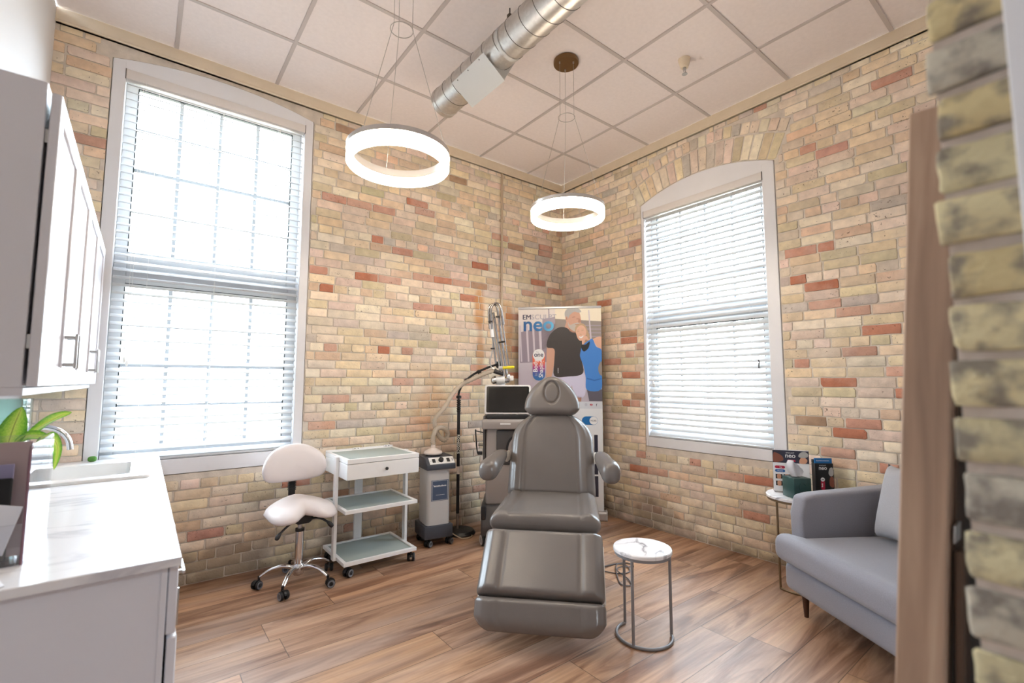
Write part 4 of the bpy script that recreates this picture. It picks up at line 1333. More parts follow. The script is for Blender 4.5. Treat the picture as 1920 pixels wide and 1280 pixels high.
for x in (-0.035, 0.215):
    b = MB()
    b.box(x - 0.028, x + 0.028, td - 0.006, td + 0.003, zt + 0.028, zt + 0.044, 0.004, 2)
    hg = b.build('hinge', M['white_metal'], lid)
    for dx in (-0.012, 0.012):
        b = MB(); b.lathe([(0, 0), (0.0035, 0), (0.0035, -0.002), (0, -0.002)], (x + dx, td - 0.006, zt + 0.037), 8, 'y'); b.build('screw', M['black'], hg)
for (x, y) in ((-tw + 0.03, -td + 0.03), (tw - 0.03, -td + 0.03), (-tw + 0.03, td - 0.03), (tw - 0.03, td - 0.03)):
    caster(tr, x, y, 0.079, 0.5 if x < 0 else 1.1, 0.028)

# ---- cold air unit
cu = root('air_cooling_unit', (-1.705, -0.265, 0), radians(-9))
tag(cu, 'grey upright cold air machine on casters between the trolley and the laser', 'machine')
b = MB(); b.box(-0.128, 0.108, -0.115, 0.135, 0.066, 0.165, 0.008); b.build('base', M['dark_grey'], cu)
b = MB(); b.prism(rrect(-0.105, 0.088, -0.098, 0.12, 0.03), 0.166, 0.595, 'z', 0.0); b.build('body', M['light_grey'], cu)
b = MB()
b.prism([(-0.125, 0.596), (-0.125, 0.635), (-0.062, 0.690), (0.135, 0.690), (0.135, 0.596)], -0.120, 0.122, 'x', 0.005, 2)
hd_ = b.build('control_head', M['dark_grey'], cu)
# sloping control strip
sl = math.atan2(0.055, 0.063)
Mc = Matrix.Translation((0, -0.0935, 0.6625)) @ Matrix.Rotation(sl, 4, 'X')
b = MB(); b.M = Mc; b.box(-0.092, 0.116, -0.034, 0.034, 0.0, 0.003, 0.001, 1); b.build('control_panel', M['porcelain'], cu)
b = MB(); b.M = Mc
b.lathe([(0.021, 0.003), (0.021, 0.012), (0.018, 0.022), (0.0, 0.023)], (0.005, 0, 0), 18); b.box(0.003, 0.007, -0.018, 0.0, 0.022, 0.026, 0.001, 1)
b.build('dial', M['black'], cu)
for x in (-0.055, 0.066):
    b = MB(); b.M = Mc; b.box(x - 0.013, x + 0.013, -0.020, 0.016, 0.003, 0.009, 0.003); b.build('switch', M['black'], cu)
b = MB(); b.M = Mc
for k in range(3): b.box(0.098, 0.108, -0.012 + 0.009 * k, -0.007 + 0.009 * k, 0.003, 0.0038)
b.box(-0.086, -0.076, -0.003, 0.0, 0.003, 0.0038)
b.build('panel_marks', M['caster_grey'], cu)
M['label_blue'] = mat('blue_grey_label', rgb(72, 86, 112), 0.4)
M['print_white'] = mat('white_print', rgb(232, 232, 234), 0.5)
b = MB(); b.box(-0.072, 0.070, -0.1005, -0.0985, 0.352, 0.512, 0.0)
lb = b.build('front_label', M['label_blue'], cu)
b = MB()
for (x0, x1, z0, z1) in ((-0.066, 0.064, 0.506, 0.508), (-0.066, 0.064, 0.356, 0.358), (-0.066, -0.064, 0.358, 0.506), (0.062, 0.064, 0.358, 0.506)):
    b.box(x0, x1, -0.1012, -0.1006, z0, z1)
rr_ = random.Random(3)
x = -0.052
b.prism([(-0.058, 0.478), (-0.052, 0.466), (-0.049, 0.472)], -0.1012, -0.1006, 'y')
while x < 0.05:                       # the name is too small to read in the photo: a row of letter-like strokes
    w_ = rr_.uniform(0.005, 0.008)
    b.box(x, x + w_ * 0.75, -0.1012, -0.1006, 0.461, 0.470 + rr_.choice([0, 0, 0, 0.003]))
    x += w_ + 0.0012
x = -0.034
while x < 0.034:
    b.box(x, x + 0.004, -0.1012, -0.1006, 0.396, 0.3985); x += 0.0056
b.build('label_print', M['print_white'], lb)
for (x, y) in ((-0.095, -0.085), (0.080, -0.085), (-0.095, 0.105), (0.080, 0.105)):
    caster(cu, x, y, 0.067, 0.6, 0.026)
# hose nozzle cup and clear coiled hose, joined to the unit
M['hose'] = glass_mat('cloudy_clear_hose', (0.9, 0.88, 0.84, 1), 0.1, 0.2, 0.45, rgb(226, 214, 200))
M['nozzle'] = mat('cream_white_nozzle', rgb(228, 214, 206), 0.4)
b = MB(); b.lathe([(0.0, 0.0), (0.072, 0.0), (0.076, 0.010), (0.070, 0.022), (0.040, 0.038), (0.020, 0.048), (0.017, 0.075), (0.0, 0.075)], (-0.02, 0.02, 0.703), 28)
b.build('hose_cup', M['nozzle'], cu)
b = MB(); b.lathe([(0.0, 0.0), (0.060, 0.0), (0.060, 0.014), (0.0, 0.014)], (-0.02, 0.02, 0.690), 24); b.build('cup_seat', M['black'], cu)
b = MB()
cuM = Matrix.Rotation(radians(9), 4, 'Z') @ Matrix.Translation((1.705, 0.265, 0))
wp = lambda x, y, z: tuple(cuM @ Vector((x, y, z)))
hp = smoothp([(-0.02, 0.02, 0.775), (-0.022, 0.02, 0.84), (0.01, 0.03, 0.90), (0.075, 0.05, 0.905), (0.125, 0.07, 0.855), (0.105, 0.085, 0.80), (0.055, 0.08, 0.83), (0.02, 0.075, 0.90),
              (0.012, 0.07, 0.98), wp(-1.60, -0.215, 1.08), wp(-1.53, -0.225, 1.19), wp(-1.455, -0.235, 1.262), wp(-1.36, -0.275, 1.315), wp(-1.27, -0.335, 1.365), wp(-1.185, -0.39, 1.395)], 8)
n_ = len(hp)
b.tube(hp, [0.019 + 0.0022 * ((i % 2) * 2 - 1) for i in range(n_)], 12)
b.build('hose', M['hose'], cu, smooth=60)
# mains lead trailing over the floor to the right
M['cable_beige'] = mat('beige_cable', rgb(182, 166, 146), 0.55)
b = MB()
b.tube(smoothp([(0.09, 0.05, 0.12), (0.15, 0.03, 0.05), (0.22, -0.03, 0.008), (0.30, -0.03, 0.006), (0.33, 0.03, 0.006), (0.26, 0.08, 0.006), (0.20, 0.09, 0.006), (0.24, 0.12, 0.006), (0.40, 0.13, 0.006)], 8), 0.0045, 8)
b.build('power_lead', M['cable_beige'], cu)

# ---- floor stand with gooseneck that carries the hose
fs = root('hose_stand', (-1.445, -0.185, 0))
tag(fs, 'black hose stand with lettered pole and curved gooseneck next to the cold air machine', 'stand')
b = MB(); b.lathe([(0.0, 0.0), (0.125, 0.0), (0.128, 0.008), (0.110, 0.030), (0.03, 0.045), (0.0, 0.046)], (0.03, 0.0, 0.0), 36); b.build('base', M['black'], fs)
b = MB(); b.cyl((0, 0, 0.04), (0, 0, 0.22), 0.011, seg=14); b.build('pole_foot', M['steel'], fs)
b = MB(); b.cyl((0, 0, 0.17), (0, 0, 0.50), 0.0135, seg=14); b.build('pole_lower', M['black'], fs)
b = MB(); b.cyl((0, 0, 0.50), (0, 0, 0.565), 0.0115, seg=14); b.build('pole_joint', M['nozzle'], fs)
b = MB(); b.cyl((0, 0, 0.565), (0, 0, 1.10), 0.0135, seg=16); b.build('pole', M['black'], fs)
b = MB()
for k in range(6): b.lathe([(0.013, 0), (0.019, 0.006), (0.019, 0.012), (0.013, 0.016)], (0, 0, 1.03 + 0.018 * k), 14)
b.lathe([(0.013, 0), (0.023, 0.004), (0.023, 0.024), (0.013, 0.028)], (0, 0, 1.145), 14)
b.build('pole_clamp', M['black'], fs)
b = MB()
gp = smoothp([(0, 0, 1.10), (0.0, -0.002, 1.20), (0.035, -0.03, 1.285), (0.10, -0.075, 1.355), (0.19, -0.14, 1.41), (0.275, -0.20, 1.445)], 7)
b.tube(gp, [0.0095 + 0.0012 * (i % 2) for i in range(len(gp))], 10)
gn = b.build('gooseneck', M['black'], fs)
for i in (16, 24, 34):
    p = gp[i]
    b = MB(); b.M = Matrix.Translation(p) @ Matrix.Rotation(-0.7, 4, 'Y')
    b.box(-0.013, 0.013, -0.014, 0.014, -0.032, 0.012, 0.003, 1); b.build('clip', M['black'], gn)
b = MB(); b.box(0.262, 0.305, -0.222, -0.188, 1.425, 1.470, 0.005, 1); b.build('end_clamp', M['black'], fs)
M['print_cream'] = mat('cream_lettering', rgb(236, 232, 222), 0.5)
# lettering down the pole
b = MB()
fwd = Vector((-2.19, -3.545, 0)).normalized()      # towards the camera side of the room
sx_ = Vector((-fwd.y, fwd.x, 0))
Mt = Matrix((( 0 * 1, 0, 0, 0), (0, 0, 0, 0), (0, 0, 0, 0), (0, 0, 0, 1)))
ax_ = Vector((0, 0, -1)); ay_ = sx_
Mt = Matrix(((ax_.x, ay_.x, fwd.x, fwd.x * 0.0138), (ax_.y, ay_.y, fwd.y, fwd.y * 0.0138), (ax_.z, ay_.z, fwd.z, 0.755), (0, 0, 0, 1)))
text_into(b, 'ROMEDICS', 0.030, Mt @ Matrix.Translation((0, -0.0105, 0)), 0, 0.0006, 'CENTER', 0.0008, 1.15)
b.build('pole_lettering', M['print_cream'], fs, smooth=0)

# ---- laser machine
lz = root('laser_machine', (-1.13, -0.47, 0), radians(-38))
tag(lz, 'grey wheeled laser machine with a tilted screen and jointed arm behind the treatment chair', 'machine')
M['laser_grey'] = mat('warm_grey_shell', rgb(160, 152, 148), 0.4)
M['laser_dark'] = mat('charcoal_shell', rgb(74, 70, 70), 0.45)
M['laser_black'] = mat('near_black_shell', rgb(34, 33, 36), 0.45)
M['screen'] = mat('dark_screen_glass', rgb(22, 19, 17), 0.12, coat=0.3)
M['bezel'] = mat('black_gloss_bezel', rgb(12, 12, 13), 0.2)
M['red_button'] = mat('red_button', rgb(214, 34, 26), 0.35)
b = MB()
b.prism([(-0.30, 0.075), (-0.30, 0.16), (-0.24, 0.30), (0.24, 0.30), (0.26, 0.16), (0.26, 0.075)], -0.205, 0.205, 'x', 0.02, 3)
b.build('base', M['laser_dark'], lz)
b = MB()
b.prism([(-0.20, 0.295), (-0.20, 0.93), (-0.17, 0.97), (0.20, 0.97), (0.20, 0.295)], -0.175, 0.175, 'x', 0.02, 3)
b.build('column', M['laser_grey'], lz)
for s in (-1, 1):
    b = MB(); b.prism([(-0.16, 0.50), (-0.20, 0.62), (-0.21, 0.93), (-0.18, 1.01), (0.12, 1.01), (0.12, 0.50)], 0.176 * s if s > 0 else -0.196, 0.196 if s > 0 else -0.176, 'x', 0.006, 2)
    b.build('side_cover', M['laser_dark'], lz)
    b = MB(); b.box(s * 0.185 - 0.02, s * 0.185 + 0.02, -0.29, -0.10, 0.20, 0.31, 0.012); b.build('side_bumper', M['laser_black'], lz)
b = MB(); b.box(-0.085, 0.175, -0.212, -0.199, 0.62, 0.90, 0.012, 2); b.build('recess_panel', M['laser_dark'], lz)
def oval(b, cx, cz, rx, rz, y0, y1, mi=None):
    b.prism([(cx + rx * cos(2 * pi * k / 36), cz + rz * sin(2 * pi * k / 36)) for k in range(36)], y0, y1, 'y', mi=mi)
b = MB(); oval(b, 0.075, 0.735, 0.085, 0.125, -0.222, -0.211); ov = b.build('switch_panel', M['laser_black'], lz)
b = MB(); oval(b, 0.075, 0.735, 0.066, 0.104, -0.226, -0.2215); b.build('switch_plate', M['laser_grey'], ov)
b = MB(); b.box(0.045, 0.083, -0.240, -0.226, 0.765, 0.803, 0.006, 2); b.build('emergency_button', M['red_button'], ov)
b = MB(); b.box(0.062, 0.072, -0.2275, -0.226, 0.715, 0.728, 0.002, 1); b.box(0.077, 0.084, -0.2275, -0.226, 0.718, 0.730, 0.002, 1); b.build('switch_mark', M['print_white'], ov)
b = MB(); b.prism([(-0.245, 0.905), (-0.245, 0.972), (-0.225, 0.985), (0.05, 0.985), (0.05, 0.905)], -0.205, 0.205, 'x', 0.012, 3); tl = b.build('top_ledge', M['laser_grey'], lz)
b = MB(); b.box(-0.055, 0.03, -0.2475, -0.2455, 0.945, 0.958); b.build('badge', M['print_white'], tl)
b = MB(); b.box(-0.17, 0.17, -0.20, 0.05, 0.985, 1.02, 0.008); b.build('tray_recess', M['laser_black'], lz)
b = MB()
for x in (-0.10, 0.075): b.prism([(x, 1.0), (x + 0.006, 1.0), (x + 0.018, 1.03), (x + 0.012, 1.03)], -0.19, -0.18, 'y')
b.build('screen_strut', M['light_grey'], lz)
# screen, tilted back and turned a little
M['monitor_rim'] = mat('silver_monitor_rim', rgb(218, 216, 216), 0.35)
Ms = Matrix.Translation((0.006, -0.165, 1.018)) @ Matrix.Rotation(radians(-14), 4, 'X')
b = MB(); b.M = Ms; b.prism(rrect(-0.193, 0.193, 0, 0.248, 0.018), -0.030, 0.0, 'y', 0.004, 2); mo = b.build('monitor', M['monitor_rim'], lz)
b = MB(); b.M = Ms; b.prism(rrect(-0.178, 0.178, 0.014, 0.234, 0.012), -0.0325, -0.0302, 'y'); b.build('bezel', M['bezel'], mo)
b = MB(); b.M = Ms; b.box(-0.160, 0.160, -0.0338, -0.0325, 0.028, 0.222); b.build('display', M['screen'], mo)
# hanger hook on the left flank
b = MB(); b.tube(smoothp([(-0.20, -0.05, 0.86), (-0.262, -0.10, 0.88)], 2), 0.005, 6)
b.tube([(-0.264, -0.13, 0.895), (-0.254, -0.13, 0.76), (-0.246, -0.13, 0.70), (-0.215, -0.13, 0.695)], 0.0055, 8)
b.tube([(-0.19, -0.13, 0.775), (-0.24, -0.13, 0.775), (-0.24, -0.13, 0.763), (-0.19, -0.13, 0.763)], 0.0035, 6)
b.box(-0.245, -0.205, -0.145, -0.115, 0.688, 0.715, 0.003, 1)
b.build('cable_hanger', M['laser_black'], lz)
for (x, y) in ((-0.185, -0.245), (0.185, -0.245), (-0.175, 0.21), (0.175, 0.21)):
    caster(lz, x, y, 0.09, -1.2, 0.045, trim=M['light_grey'])
# articulated arm folded upright above the screen
AR = Matrix.Rotation(radians(38), 4, 'Z')          # so the arm is described in room axes
def A3(x, y, z): return AR @ Vector((x, y, z))
def AV(s, z, d=0.0): return A3(s * 0.787 + d * 0.614, -s * 0.617 + d * 0.784, z)   # s to the right as seen from the door
b = MB()
b.cyl(AV(-0.098, 1.308), AV(-0.022, 1.308), 0.033, seg=24)
b.lathe([(0.0, 0), (0.040, 0), (0.040, 0.27), (0.0, 0.27)], AV(-0.06, 1.02, 0.06), 24)
b.cyl(AV(-0.06, 1.27, 0.06), AV(-0.06, 1.30, 0.0), 0.022, seg=14)
arm = b.build('arm_base', M['white_metal'], lz)
b = MB(); b.ell(AV(-0.118, 1.303), 0.026, 0.026, 0.034); b.cyl(AV(-0.112, 1.306), AV(-0.097, 1.308), 0.037, seg=20)
b.build('arm_joint', M['chrome'], arm)
b = MB(); b.cyl(AV(-0.023, 1.308), AV(0.002, 1.306), 0.029, seg=20); b.ell(AV(0.008, 1.325), 0.022, 0.022, 0.042)
b.build('arm_joint', M['chrome'], arm)
b = MB(); b.cyl(AV(0.005, 1.320), AV(0.030, 1.322), 0.012, seg=12); b.box(AV(0.038, 0)[0] - 0.016, AV(0.038, 0)[0] + 0.016, AV(0.038, 0)[1] - 0.016, AV(0.038, 0)[1] + 0.016, 1.300, 1.345, 0.005, 1)
b.build('joint_block', M['porcelain'], arm)
M['arm_chrome'] = mat('darkened_chrome', rgb(164, 160, 158), 0.12, 1.0)
def rod(p, q, r, m='arm_chrome'):
    b = MB(); b.cyl(AV(*p), AV(*q), r, seg=14); return b.build('arm_tube', M[m], arm)
rod((-0.030, 1.33), (-0.125, 1.90), 0.0105)
rod((-0.004, 1.35), (-0.085, 1.91), 0.0105)
rod((-0.058, 1.37), (-0.150, 1.90), 0.008, 'steel')
rod((0.012, 1.44), (-0.055, 1.88), 0.006)
rod((-0.100, 1.45), (-0.140, 1.76), 0.009)
b = MB(); b.cyl(AV(-0.142, 1.80), AV(-0.130, 1.68), 0.017, seg=16); b.build('arm_sleeve', M['white_metal'], arm)
def bow(sa, sb, z, h, r, d):
    b = MB(); b.tube(smoothp([AV(sa + 0.01, z - 0.16, d), AV(sa, z, d), AV(sa * 0.82 + sb * 0.18, z + h * 0.78, d), AV((sa + sb) / 2, z + h, d), AV(sa * 0.18 + sb * 0.82, z + h * 0.78, d), AV(sb, z, d), AV(sb + 0.02, z - 0.12, d)], 6), r, 12)
    b.build('arm_bow', M['arm_chrome'], arm)
bow(-0.165, -0.085, 1.915, 0.06, 0.0105, 0.02)
bow(-0.145, -0.052, 1.910, 0.07, 0.0095, -0.015)
for (s_, z_) in ((-0.148, 1.815), (-0.085, 1.86), (-0.058, 1.635), (-0.038, 1.64), (-0.128, 1.58)):
    b = MB(); b.M = Matrix.Translation(AV(s_, z_, -0.015)); b.box(-0.018, 0.018, -0.016, 0.016, -0.006, 0.006, 0.002, 1)
    b.build('arm_clip', M['laser_black'], arm)
b = MB(); b.tube(smoothp([AV(-0.128, 1.62), AV(-0.135, 1.54), AV(-0.150, 1.47), AV(-0.140, 1.42), AV(-0.115, 1.40)], 6), 0.005, 8); b.build('arm_cable', M['steel'], arm)
b = MB(); b.cyl(AV(-0.115, 1.385, -0.03), AV(-0.035, 1.355, -0.03), 0.021, 0.015, seg=14); b.build('handpiece', M['laser_black'], arm)
M['yellow'] = mat('yellow_tip', rgb(236, 220, 40), 0.4)
b = MB(); b.cyl(AV(-0.040, 1.412, -0.03), AV(0.050, 1.418, -0.03), 0.0125, seg=14); b.ell(AV(0.050, 1.418, -0.03), 0.0125, 0.0125, 0.0125); b.build('yellow_handle', M['yellow'], arm)
b = MB(); b.cyl(AV(-0.075, 1.408, -0.03), AV(-0.041, 1.412, -0.03), 0.016, seg=14); b.build('handle_collar', M['light_grey'], arm)
# ================================================================== TREATMENT CHAIR
M['leather'] = mat('taupe_leather', rgb(114, 108, 105), 0.26, bump=0.22, bscale=330, mottle=0.03, mscale=5, spec=0.6)
M['seam'] = mat('taupe_seam', rgb(98, 90, 84), 0.5)
M['chair_shell'] = mat('off_white_shell', rgb(206, 198, 188), 0.45)
def pad(b, width, length, thick, gx=None, roll=0.0, gd=0.006, crown=0.010, endr=0.04, oval_=None, nv=40, MX=44, rc=None, seam=0.0045, endw=0.5, end0=None, end1=None):
    """upholstered cushion lying along +y from 0 to length, its face up; width(v) gives the half width.
    gx: distance of the two long seams from the middle, roll: swelling of the side bolsters"""
    end0 = endr if end0 is None else end0
    end1 = endr if end1 is None else end1
    ts = []
    for i in range(nv + 1):
        t = i / nv
        ts.append(0.5 - 0.5 * cos(pi * t) if True else t)
    loops = []
    for t in ts:
        y = t * length
        d0, d1 = y, length - y
        e = 1.0
        for d, r in ((d0, end0), (d1, end1)):
            if r > 0 and d < r:
                e *= max(0.0, 1 - (1 - d / r) ** 2.4) ** (1 / 2.4)
        e = max(e, 0.03)
        hw = width(t) * (endw + (1 - endw) * e if e < 1 else 1)
        ht = thick / 2 * e
        r = min(hw, ht) * 0.96 if rc is None else min(rc * e, ht * 0.98)
        top = []
        for k in range(MX + 1):
            x = (-1 + 2 * k / MX) * (hw - r)
            q = x / max(0.01, hw)
            z = ht + crown * e * (1 - q * q)
            if gx is not None:
                g = gx * (hw / max(0.01, width(0.5)))
                a = abs(x)
                if a > g: z += roll * e ** 3 * max(0.0, 1 - ((a - g) / max(0.01, hw - g) * 2 - 1) ** 2) ** 0.6
                z -= gd * e * math.exp(-((a - g) / seam) ** 2)
            if oval_ is not None:
                ox, oy, orx, ory, od = oval_
                rho = sqrt(((x - ox) / orx) ** 2 + ((y - oy) / ory) ** 2)
                z -= od * math.exp(-((rho - 1) / 0.10) ** 2)
                if rho < 1: z -= od * 0.25
            top.append((x, y, z))
        side_r = [(hw - r + r * sin(a), y, (ht - r) + r * cos(a)) for a in [pi / 2 * k / 6 for k in range(1, 7)]]
        side_r2 = [(hw - r + r * cos(a), y, -(ht - r) - r * sin(a)) for a in [pi / 2 * k / 5 for k in range(0, 6)]]
        side_l2 = [(-x, yy, z) for x, yy, z in reversed(side_r2)]
        side_l = [(-x, yy, z) for x, yy, z in reversed(side_r)]
        loops.append(top + side_r + side_r2 + side_l2 + side_l)
    b.loft(loops)
def frame_uz(p, q, up=1):
    """matrix carrying pad space (y along p->q in the chair's u,z plane, face towards the sitter)"""
    d = Vector((0, q[0] - p[0], q[1] - p[1])).normalized()
    x = Vector((1, 0, 0))
    n = x.cross(d)
    if n.z < 0 or (abs(n.z) < 0.2 and n.y > 0): n = n
    return Matrix(((x.x, d.x, n.x, 0), (x.y, d.y, n.y, p[0]), (x.z, d.z, n.z, p[1]), (0, 0, 0, 1)))
ch = root('treatment_chair', (-1.39, -1.30, 0), radians(-46.6))
tag(ch, 'taupe leather treatment chair with padded armrests and round headrest in the middle of the room', 'treatment chair')
# seat (front at u=-0.57, back at u=0.03), top face near z=0.54
b = MB(); T = 0.105
b.M = frame_uz((-0.575, 0.487), (0.04, 0.487))
pad(b, lambda t: 0.318 - 0.012 * t, 0.615, T, 0.205, 0.009, 0.006, 0.006, 0.045, endw=0.93)
b.build('seat', M['leather'], ch, smooth=180)
b = MB(); b.M = frame_uz((-0.575, 0.487), (0.04, 0.487))
# leg rest: from the top edge at the seat down to the foot end
b = MB(); P0, P1 = (-0.868, 0.217), (-0.605, 0.440)
b.M = frame_uz(P0, P1)
L_ = sqrt((P1[0] - P0[0]) ** 2 + (P1[1] - P0[1]) ** 2)
pad(b, lambda t: 0.322, L_ + 0.012, 0.085, 0.205, 0.010, 0.007, 0.006, 0.030, endw=0.95)
b.build('leg_rest', M['leather'], ch, smooth=180)
b = MB(); P0, P1 = (-0.932, 0.078), (-0.872, 0.207)
b.M = frame_uz(P0, P1)
pad(b, lambda t: 0.325 * (0.80 + 0.20 * min(1, t / 0.42) ** 0.5 if t < 0.42 else 1.0), 0.150, 0.080, 0.205, 0.007, 0.006, 0.010, 0.030, end0=0.075, endw=0.9)
b.build('foot_rest', M['leather'], ch, smooth=180)
# backrest
b = MB(); P0, P1 = (0.030, 0.505), (0.215, 1.060)
b.M = frame_uz(P0, P1)
def back_w(t):
    w = 0.305 - 0.02 * t
    if t > 0.62:
        q = (t - 0.62) / 0.40
        w *= max(0.05, 1 - q ** 2.3) ** 0.5 * (1) + 0.0
        w = max(w, 0.12)
    return w
def back_g(): pass
L_ = sqrt((P1[0] - P0[0]) ** 2 + (P1[1] - P0[1]) ** 2)
pad(b, back_w, L_, 0.11, 0.190, 0.018, 0.008, 0.006, 0.045, endw=0.97, nv=56)
b.build('backrest', M['leather'], ch, smooth=180)
# headrest with its oval inset
b = MB(); P0, P1 = (0.150, 1.050), (0.215, 1.325)
b.M = frame_uz(P0, P1)
L_ = sqrt((P1[0] - P0[0]) ** 2 + (P1[1] - P0[1]) ** 2)
def head_w(t):
    lo = 0.200 * min(1.0, (0.80 + 0.20 * (min(1, t / 0.16)) ** 0.7))
    hi = 1.0 if t < 0.22 else max(0.02, 1 - ((t - 0.22) / 0.80) ** 1.75) ** 0.62
    return lo * hi
pad(b, head_w, L_, 0.10, None, 0, 0, 0.014, 0.05, (0.0, 0.158, 0.054, 0.078, 0.014), nv=64, MX=60, endw=0.85)
b.build('headrest', M['leather'], ch, smooth=180)
# armrests
for s, pts in ((-1, [(-0.335, 0.02, 0.795, 0.030, 0.022), (-0.345, -0.05, 0.785, 0.048, 0.040), (-0.360, -0.14, 0.760, 0.055, 0.050), (-0.378, -0.22, 0.735, 0.062, 0.062), (-0.385, -0.265, 0.722, 0.060, 0.062), (-0.386, -0.292, 0.716, 0.042, 0.046), (-0.386, -0.303, 0.714, 0.010, 0.012)]),
               (1, [(0.335, 0.02, 0.795, 0.030, 0.022), (0.345, -0.05, 0.785, 0.048, 0.040), (0.362, -0.14, 0.762, 0.055, 0.050), (0.385, -0.22, 0.738, 0.060, 0.064), (0.392, -0.265, 0.726, 0.058, 0.064), (0.393, -0.292, 0.72, 0.040, 0.046), (0.393, -0.303, 0.718, 0.010, 0.012)])):
    pp_ = smoothp([Vector(q) for q in pts], 4)
    b = MB()
    b.loft([[(p[0] + p[3] * math.copysign(abs(cos(a)) ** 0.8, cos(a)), p[1], p[2] + p[4] * math.copysign(abs(sin(a)) ** 0.8, sin(a))) for a in [2 * pi * k / 24 for k in range(24)]] for p in pp_])
    ar = b.build('armrest', M['leather'], ch, smooth=180)
    b = MB(); b.box(min(s * 0.295, s * 0.345), max(s * 0.295, s * 0.345), -0.01, 0.06, 0.765, 0.80, 0.006); b.box(min(s * 0.296, s * 0.318), max(s * 0.296, s * 0.318), 0.0, 0.10, 0.735, 0.80, 0.006)
    b.build('arm_bracket', M['chair_shell'], ar)
# shells and base
b = MB(); b.prism([(-0.56, 0.438), (0.06, 0.438), (0.06, 0.40), (-0.50, 0.40)], -0.295, 0.295, 'x', 0.01, 2)
b.build('seat_frame', M['chair_shell'], ch)
b = MB(); b.M = frame_uz((-0.862, 0.19), (-0.605, 0.415))
b.box(-0.328, 0.328, 0.03, 0.35, -0.060, -0.030, 0.010); b.build('leg_rest_frame', M['chair_shell'], ch)
b = MB(); b.M = frame_uz((0.030, 0.505), (0.215, 1.060)); b.prism(rrect(-0.23, 0.23, 0.04, 0.46, 0.06), -0.075, -0.050, 'z', 0.006, 2); b.build('backrest_frame', M['chair_shell'], ch)
b = MB(); b.M = frame_uz((0.150, 1.050), (0.215, 1.325)); b.box(-0.05, 0.05, -0.10, 0.10, -0.075, -0.045, 0.006); b.build('headrest_mount', M['steel'], ch)
b = MB(); b.prism(rrect(-0.17, 0.17, -0.40, 0.0, 0.04), 0.12, 0.401, 'z', 0.008, 2); b.build('pedestal', M['chair_shell'], ch)
b = MB(); b.prism(rrect(-0.25, 0.25, -0.715, 0.14, 0.06), 0.028, 0.12, 'z', 0.012, 2); b.build('base', M['chair_shell'], ch)
for (x, y) in ((-0.215, -0.70), (0.215, -0.70), (-0.20, 0.10), (0.20, 0.10)):
    b = MB(); b.box(x - 0.035, x + 0.035, y - 0.03, y + 0.03, 0.0, 0.03, 0.005); b.build('foot', M['rubber'], ch)
# foot control lead coiled on the floor beside the chair
b = MB()
cpts = [(-1.53, -1.70, 0.006), (-1.48, -1.80, 0.006), (-1.40, -1.83, 0.006), (-1.33, -1.76, 0.008), (-1.36, -1.70, 0.010), (-1.45, -1.76, 0.012), (-1.55, -1.86, 0.006), (-1.60, -1.93, 0.006), (-1.56, -1.97, 0.006), (-1.50, -1.90, 0.008),
        (-1.46, -1.78, 0.014), (-1.39, -1.75, 0.012), (-1.30, -1.79, 0.006), (-1.28, -1.72, 0.006), (-1.36, -1.68, 0.006), (-1.47, -1.66, 0.006), (-1.56, -1.62, 0.006)]
CABX, CABY = 0.44, 0.22
cpts = [(x + CABX, y + CABY, z) for x, y, z in cpts]
b.tube(smoothp(cpts, 8), 0.0038, 8)
o = b.build('power_cable', mat('grey_cable', rgb(96, 92, 94), 0.5))
tag(o, 'thin grey cable lying in loose loops on the floor beside the treatment chair', 'cable')

# ================================================================== ROUND MARBLE TABLES
M['marble'] = marble_mat('white_veined_marble', rgb(236, 235, 238), rgb(120, 116, 126), 3.6, 0.12, 0.85, 0.035)
M['table_grey'] = mat('grey_metal_paint', rgb(140, 140, 144), 0.4, 0.3)
M['table_bronze'] = mat('bronze_metal', rgb(128, 108, 84), 0.4, 0.6)
def round_table(loc, rz, R, z, m, label, tube=0.0075, legs=(82, 195, 320)):
    legs = [radians(a) for a in legs]
    t = root('side_table', loc, rz)
    tag(t, label, 'table', 'round marble-topped side tables')
    b = MB(); b.lathe([(0.0, z - 0.020), (R - 0.003, z - 0.020), (R, z - 0.017), (R, z - 0.004), (R - 0.004, z), (0.0, z)], seg=56)
    b.build('table_top', M['marble'], t, smooth=30)
    b = MB(); b.lathe([(R - 0.022, z - 0.034), (R - 0.006, z - 0.034), (R - 0.006, z - 0.0205), (R - 0.022, z - 0.0205)], seg=48, ring=True)
    b.build('top_ring', m, t)
    rr = R - 0.010
    b = MB()
    a0, a1 = legs[0], legs[2]
    b.tube([(rr * cos(a), rr * sin(a), tube) for a in [a0 + (a1 - a0) * k / 48 for k in range(49)]], tube, 10)
    b.build('base_ring', m, t)
    for a in legs:
        b = MB(); b.cyl((rr * cos(a), rr * sin(a), tube), (rr * cos(a), rr * sin(a), z - 0.03), tube, seg=12); b.build('leg', m, t)
    return t
round_table((-1.545, -2.163, 0), 0, 0.148, 0.440, M['table_grey'], 'small round marble table on a grey metal frame beside the treatment chair')
TB = Vector((-0.25, -2.42, 0)); TZ = 0.565
round_table(TB, 0, 0.187, TZ, M['table_bronze'], 'round marble table on thin bronze legs between the sofa and the right window', 0.0065, (158, 236, 345))
